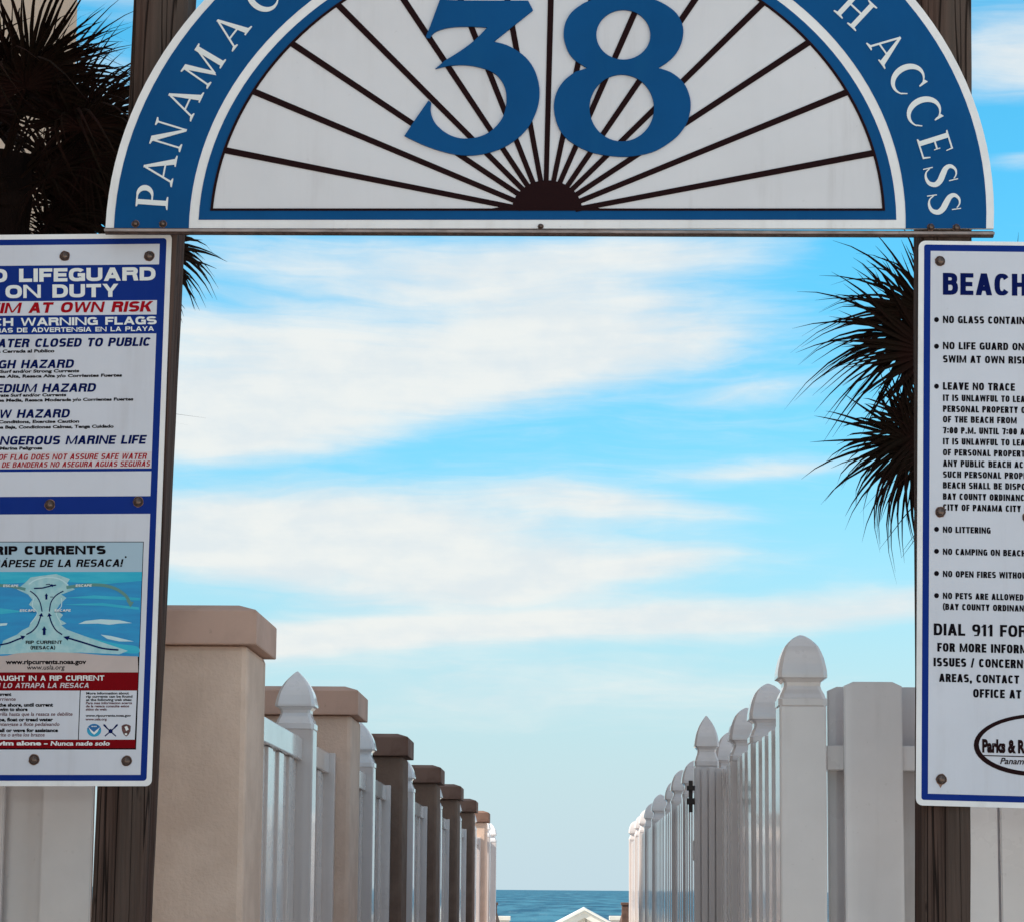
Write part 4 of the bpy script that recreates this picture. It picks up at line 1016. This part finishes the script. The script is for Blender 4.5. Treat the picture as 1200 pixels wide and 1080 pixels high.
def right_sign():
    bd = Board(1300, 600, 6.094, YAW)
    root = bd.empty('information_sign')
    tag(root, 'white BEACH rules sign with blue border and black list on the right post', 'sign')
    def K(x, y):
        return (x - .005 * (y - 283), y + (.012 + .016 * (y - 283) / 657) * (x - 1080))
    def sk(pts): return [K(*p) for p in pts]
    bm = bmesh.new(); bd.prism(bm, [sk(rrect(1076.6, 282.3, 1532, 943.0, 8))], -.0035, 0); finish('board', bm, M['rim'], root)
    bm = bmesh.new(); bd.prism(bm, [sk(rrect(1083.0, 286.8, 1526, 936.4, 3))], 0, .0004, sides=False); finish('blue_border', bm, M['navy'], root)
    bm = bmesh.new(); bd.prism(bm, [sk([(1090.6, 294.2), (1518.5, 294.2), (1518.5, 929.0), (1090.6, 929.0)])], 0, .0008, sides=False); finish('printed_panel', bm, M['panel'], root)
    sl = lambda y: .012 + .016 * (y - 283) / 657
    CO = .27
    def T(body, vis, x0, x1, yb, cap, mi=1, off=CO, shear=0.0):
        bm = bmesh.new()
        capsline(bd, bm, body, vis, x0, x1, yb, cap, sl(yb), off, off * .8, shear, .0014, 0)
        finish('lettering', bm, M['ink_navy'] if mi == 0 else M['ink'], root)
    T('BEACH', 'BEAC', 1104.8, 1183, 345.8, 25.6, 0, .25)
    L = [('NO GLASS CONTAINERS', 'NO GLASS', 1153.2, 379.0, 8.6), ('NO LIFE GUARD ON DUTY', 'NO LIFE GUARD', 1181.4, 409.6, 8.6), ('SWIM AT OWN RISK', 'SWIM AT OWN', 1177, 425.2, 8.6),
         ('LEAVE NO TRACE', 'LEAVE NO TRACE', 1189.2, 457.0, 8.8), ('IT IS UNLAWFUL TO LEAVE', 'IT IS UNLAWFUL TO', 1183, 470.2, 7.6), ('PERSONAL PROPERTY ON', 'PERSONAL PROPERTY', 1192.8, 483, 7.6),
         ('OF THE BEACH FROM', 'OF THE BEACH FROM', 1191.3, 495.3, 7.6), ('7:00 P.M. UNTIL 7:00 A.M.', '7:00 P.M. UNTIL 7:00', 1191.7, 508.2, 7.6), ('IT IS UNLAWFUL TO LEAVE', 'IT IS UNLAWFUL TO', 1183, 521, 7.6),
         ('OF PERSONAL PROPERTY', 'OF PERSONAL', 1160.8, 533.8, 7.6), ('ANY PUBLIC BEACH ACCESS', 'ANY PUBLIC BEACH', 1184.7, 546.7, 7.6), ('SUCH PERSONAL PROPERTY', 'SUCH PERSONAL', 1173.3, 559.4, 7.6),
         ('BEACH SHALL BE DISPOSED', 'BEACH SHALL BE', 1174, 572, 7.6), ('BAY COUNTY ORDINANCE', 'BAY COUNTY', 1155.8, 585, 7.6), ('CITY OF PANAMA CITY BEACH', 'CITY OF PANAMA CITY', 1196.3, 597.8, 7.6),
         ('NO LITTERING', 'NO LITTERING', 1160.8, 623.8, 7.4), ('NO CAMPING ON BEACH', 'NO CAMPING ON', 1171.7, 649.6, 7.4), ('NO OPEN FIRES WITHOUT', 'NO OPEN FIRES', 1167, 675.6, 7.4),
         ('NO PETS ARE ALLOWED', 'NO PETS ARE', 1158, 701.2, 7.4), ('(BAY COUNTY ORDINANCE)', '(BAY COUNTY', 1159.7, 714, 7.4)]
    for body, vis, x1, yb, cap in L: T(body, vis, 1104.9, x1, yb, cap)
    T('DIAL 911 FOR', 'DIAL 911', 1094.2, 1163.7, 743.6, 13.8, 1, .24)
    T('FOR MORE INFORMATION', 'FOR MORE', 1098.3, 1155.8, 762.8, 10.2)
    T('ISSUES / CONCERNS', 'ISSUES', 1093.9, 1132.2, 780.0, 10.0)
    T('AREAS, CONTACT', 'AREAS, CONTACT', 1100.4, 1194.3, 798.2, 9.6)
    T('OFFICE AT', 'OFFICE AT', 1140.2, 1196.7, 816.6, 10.0)
    for y in (375, 406.2, 453, 619.7, 645.4, 671.4, 697.3):
        bm = bmesh.new(); bd.prism(bm, [circle(1097.4, y, 2.9, 3.0, 12)], 0, .0014, 0, sides=False); finish('bullet', bm, M['ink'], root)
    ov = empty('oval_emblem', (0, 0, 0)); ov.parent = root
    b2 = bmesh.new()
    bd.prism(b2, [circle(1215, 872.5, 74, 36.5, 48), circle(1217, 872, 70, 32, 48)], 0, .0014, 0, sides=False)
    bd.prism(b2, [[(1152, 884), (1262, 887), (1262, 888.2), (1152, 885.2)]], 0, .0015, 0, sides=False)
    finish('oval_ring', b2, M['spoke'], ov)
    bm = bmesh.new(); textline(bd, bm, 'Parks & Recreation', 'Parks &', 1150.9, 1190.5, 881.2, 16.0, .024, .055); finish('oval_lettering', bm, M['spoke'], ov)
    bm = bmesh.new(); textline(bd, bm, 'Panama City Beach', 'Panam', 1172.8, 1200, 894.6, 7.4, .024, .02, .3); finish('oval_lettering', bm, M['spoke'], ov)
    for x, y in ((1101.5, 306.5), (1102, 599.5), (1103, 912.5), (1204, 606), (1500, 312), (1500, 920)):
        bolt(bd, root, x, y, .0012)
right_sign()

# ------------------------------------------------------------------ palms
def frond_mesh(name, seed, m, petiole=0.45, L=0.62, n=38, droop=0.25, spread=118, curl=0.35, ragged=0.15, sag=0.0):
    rr = random.Random(seed)
    bm = bmesh.new()
    # petiole
    prs = []
    for i in range(5):
        s = i / 4; x = petiole * s; w = .014 * (1 - .45 * s); z = -.06 * s * s
        prs.append([(x, w, z), (x, 0, z + w * .6), (x, -w, z), (x, 0, z - w * .6)])
    rings(bm, prs)
    ox, oz = petiole, -.06
    for k in range(n):
        a = R(-spread + 2 * spread * (k + .5) / n + rr.uniform(-1.6, 1.6))
        ln = L * (1 - .30 * abs(a) / R(spread)) * rr.uniform(1 - ragged * 1.4, 1.06)
        d = Vector((math.cos(a), math.sin(a), 0)); s_ = Vector((-math.sin(a), math.cos(a), 0))
        fold = curl * abs(math.sin(a))
        sg = sag * rr.uniform(.3, 1.7)
        kk = droop * rr.uniform(.4, 3.4); bend = rr.uniform(-.22, .22)
        segs = 6; prev = None
        for i in range(segs + 1):
            t = i / segs; r = ln * t
            w = (.0035 + .0155 * min(1, t * 2.6)) * (1 - max(0, (t - .32) / .68) ** .85) * .60 + .0005
            c = Vector((ox, 0, oz)) + d * r * (1 - .25 * kk * t * t) + s_ * (bend * r * t * .6) + Vector((0, 0, -kk * ln * t ** 2.2 * .9 + fold * r * .55 - .10 * r * math.cos(a))) + Vector((-.25 * sg * r * t ** 2, -sg * r * t ** 1.6, 0))
            q = [bm.verts.new(c + s_ * w), bm.verts.new(c + Vector((0, 0, w * .35))), bm.verts.new(c - s_ * w)]
            if prev:
                bm.faces.new((prev[0], prev[1], q[1], q[0])); bm.faces.new((prev[1], prev[2], q[2], q[1]))
            prev = q
    me = bpy.data.meshes.new(name); bm.to_mesh(me); bm.free(); me.materials.append(m)
    return me
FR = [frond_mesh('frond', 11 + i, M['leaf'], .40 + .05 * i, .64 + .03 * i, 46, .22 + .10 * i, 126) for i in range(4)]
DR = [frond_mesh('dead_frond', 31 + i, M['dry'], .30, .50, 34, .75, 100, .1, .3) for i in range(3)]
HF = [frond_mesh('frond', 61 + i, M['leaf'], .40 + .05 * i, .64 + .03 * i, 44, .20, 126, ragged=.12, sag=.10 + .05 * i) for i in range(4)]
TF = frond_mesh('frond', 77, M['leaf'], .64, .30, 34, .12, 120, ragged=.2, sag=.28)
def palm(loc, h, nfr, seed, label, dead=14, scale=1.0, rad=.15, elmin=-55, aims=(), skip=0):
    rr = random.Random(seed)
    t = empty('palm_tree', loc); tag(t, label, 'palm tree')
    bm = bmesh.new(); rs = []
    nz = 26
    for i in range(nz + 1):
        z = h * i / nz
        r = rad * (1.12 - .2 * i / nz) * (1 + (.06 if i % 2 else -.03))
        rs.append([(r * math.cos(2 * PI * k / 12) * rr.uniform(.96, 1.04), r * math.sin(2 * PI * k / 12), z) for k in range(12)])
    rings(bm, rs)
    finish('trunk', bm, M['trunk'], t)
    def place(me, name, az_, el_, roll, base, sc):
        o = finish(name, None, None, t, mesh=me)
        X = Vector((math.cos(el_) * math.cos(az_), math.cos(el_) * math.sin(az_), math.sin(el_)))
        Yv = Vector((-math.sin(az_), math.cos(az_), 0)); Z = X.cross(Yv)
        m3 = Matrix((X, Yv, Z)).transposed() @ Matrix.Rotation(roll, 3, 'X')
        o.matrix_local = Matrix.Translation(base) @ m3.to_4x4() @ Matrix.Scale(sc, 4)
    for i in range(nfr):
        u = i / (nfr - 1)
        el_ = R(82 + (elmin - 82) * u ** .85 + rr.uniform(-8, 8))
        az_ = i * 2.39996 + rr.uniform(-.25, .25)
        if skip and math.cos(az_) < -.35: continue
        if not skip and math.cos(az_) > .15 and el_ < R(22): continue
        place(FR[rr.randrange(4)], 'frond', az_, el_, rr.uniform(-.9, .9), Vector((math.cos(az_) * .06, math.sin(az_) * .06, h - .05 - .30 * u)), scale * rr.uniform(.9, 1.08))
    for (az_, el_, roll, sc, zo) in aims:
        place((TF if sc < 0 else HF[rr.randrange(4)]), 'frond', R(az_), R(el_), R(roll), Vector((0, 0, h - zo)), scale * abs(sc))
    for i in range(dead):
        az_ = i * 2.39996 + 1; el_ = R(rr.uniform(-85, -66))
        if math.cos(az_) > -.2 and dead > 20: az_ += PI
        place(DR[i % 3], 'dead_frond', az_, el_, rr.uniform(-.8, .8), Vector((math.cos(az_) * rad * .8, math.sin(az_) * rad * .8, h - .35 - rr.uniform(0, .45))), scale * rr.uniform(.8, 1.1))
    return t
pl = P(1172, 462, 11.2)
palm((pl.x, pl.y, 0), pl.z + .05, 20, 5, 'dark palm silhouette behind the right sign, fan leaves reaching left against the sky', dead=0, scale=.74, elmin=-30,
     skip=1, aims=((180, 36, 78, 1.16, -.04), (176, 27, 98, 1.15, -.02), (182, 20, 85, 1.14, -.02), (178, 31, 62, 1.1, .0), (183, -12, 75, 1.08, .14), (177, -17, 95, 1.06, .14), (181, -20, 62, 1.02, .15), (190, 44, 60, 1.1, .0)))
p2 = P(-4, 185, 9.4)
palm((p2.x, p2.y, 0), p2.z, 56, 9, 'bushy dark palm at upper left, filling the corner between the tan building and the arch', dead=34, scale=.80, elmin=-50,
     aims=((5, 35, 70, 1.0, .1), (350, 15, 80, .92, .08), (5, 4, 70, .85, .10), (0, 24, 80, .9, .2), (355, 12, 70, .72, .22), (0, 26, 60, .70, .3), (350, 30, 60, .66, .4), (20, 24, 60, .66, .4), (-30, 25, 60, .62, .4), (0, 40, 80, .9, .3), (8, 55, 70, .9, .3), (0, 18, 85, .60, .45), (10, 30, 70, .55, .5), (200, 10, 60, 1, .3), (170, 20, 60, 1, .5), (180, 0, 75, 1, .5), (90, 5, 60, .75, .6), (270, 5, 60, .75, .6),
           (2, 1, 80, -1.22, .34), (-5, -3, 95, -1.17, .37), (6, 4, 65, -1.19, .33), (45, 0, 70, .66, .6), (50, -12, 50, .62, .8), (-50, -5, 70, .62, .7), (-60, -15, 60, .66, .85), (75, -10, 60, .8, .75), (-85, -8, 60, .85, .7), (20, 0, 75, .5, .75), (-15, -4, 75, .5, .9), (110, -5, 60, .9, .8), (255, -12, 60, .9, .85), (180, -10, 75, .9, .9), (265, -20, 20, .9, .5), (250, 10, 60, .8, .35), (290, 5, -60, .8, .4), (300, -5, 70, .75, .55), (240, -10, -70, .85, .5), (310, -20, -60, .62, .6), (270, -70, 0, .9, .45), (285, -60, 20, .9, .75), (255, -60, -20, .9, .75), (285, -35, -20, .9, .6), (245, -30, 10, .9, .7), (300, -25, 30, .8, .8), (275, -55, 0, .9, .5), (320, -40, 10, .6, .7), (30, 15, 50, .9, .2), (-40, 20, 50, .9, .2)))

# ------------------------------------------------------------------ beyond the fences
def shed():
    Y = 34.0
    pk = P(685, 1066, Y)
    g = -1.62
    r = empty('beach_shed', (pk.x, Y, g)); tag(r, 'small white gabled shed roof against the sea at the far end of the path', 'shed')
    H = pk.z - g
    sl = 0.53; hw = 1.0; ov = .12
    bm = bmesh.new(); box(bm, -hw, hw, 0.05, 2.3, 0, H - sl * hw - .05)
    finish('wall', bm, M['roofwhite'], r)
    bm = bmesh.new(); g3 = [(-hw, H - sl * hw - .06), (hw, H - sl * hw - .06), (0, H - .08)]
    hull8(bm, [(q[0], .06, q[1]) for q in g3], [(q[0], .09, q[1]) for q in g3]); finish('gable', bm, M['roofwhite'], r)
    k = 0; x = -hw
    bme = None
    while x < hw - .01:
        x1 = min(x + .17, hw)
        bm = bmesh.new()
        f = lambda q: H - .05 - sl * abs(q)
        lp = [(x + .006, H - sl * hw - .06), (x1 - .006, H - sl * hw - .06), (x1 - .006, f(x1)), (x + .006, f(x))]
        if x < 0 < x1: lp = lp[:3] + [(0, f(0))] + lp[3:]
        hull8(bm, [(q[0], 0.0 + .01 * (k % 2), q[1]) for q in lp], [(q[0], .05, q[1]) for q in lp])
        finish('board', bm, M['roofwhite'], r)
        x = x1; k += 1
    for s in (-1, 1):
        bm = bmesh.new()
        a = [(0, -.12, H - .005), (s * (hw + ov), -.12, H - .005 - sl * (hw + ov)), (s * (hw + ov), -.12, H - .10 - sl * (hw + ov)), (0, -.12, H - .10)]
        hull8(bm, a, [(q[0], -.07, q[2]) for q in a])
        finish('barge_board', bm, M['roofwhite'], r)
        bm = bmesh.new()
        a = [(0, -.15, H), (s * (hw + ov + .03), -.15, H - sl * (hw + ov + .03)), (s * (hw + ov + .03), 2.4, H - sl * (hw + ov + .03)), (0, 2.4, H)]
        hull8(bm, a, [(q[0], q[1], q[2] + .03) for q in a])
        finish('roof', bm, M['roofwhite'], r)
shed()
def handrail(px, sgn, label):
    Y = 27.4
    a = P(px, 1060, Y)
    r = empty('handrail', (a.x, Y, -.3)); tag(r, label, 'railing', 'short rails at the end of the path')
    z0 = a.z + .3
    bm = bmesh.new(); box(bm, -.05, .05, 0, .1, 0, z0, .006); finish('post', bm, M['railwood'], r)
    bm = bmesh.new(); box(bm, -.06, .06, -.01, .11, z0, z0 + .03, .004); finish('post_cap', bm, M['railwood'], r)
    bm = bmesh.new(); hull8(bm, [(-.03, .1, z0 - .12), (.03, .1, z0 - .12), (.03, .1, z0 - .02), (-.03, .1, z0 - .02)], [(sgn * .12 - .03, 2.2, z0 - .72), (sgn * .12 + .03, 2.2, z0 - .72), (sgn * .12 + .03, 2.2, z0 - .62), (sgn * .12 - .03, 2.2, z0 - .62)])
    finish('rail', bm, M['railwood'], r)
    bm = bmesh.new(); box(bm, -.055 + sgn * .1, .055 + sgn * .1, 1.2, 1.31, -.9, z0 - .18, .006); finish('post', bm, M['roofwhite'], r)
    bm = bmesh.new(); box(bm, -.07 + sgn * .1, .07 + sgn * .1, 1.18, 1.33, z0 - .18, z0 - .13, .004); finish('post_cap', bm, M['roofwhite'], r)
handrail(577, 1, 'low brown rail with white post peeking out beyond the left fence end')
handrail(734, -1, 'low brown rail with white post peeking out beyond the right fence end')
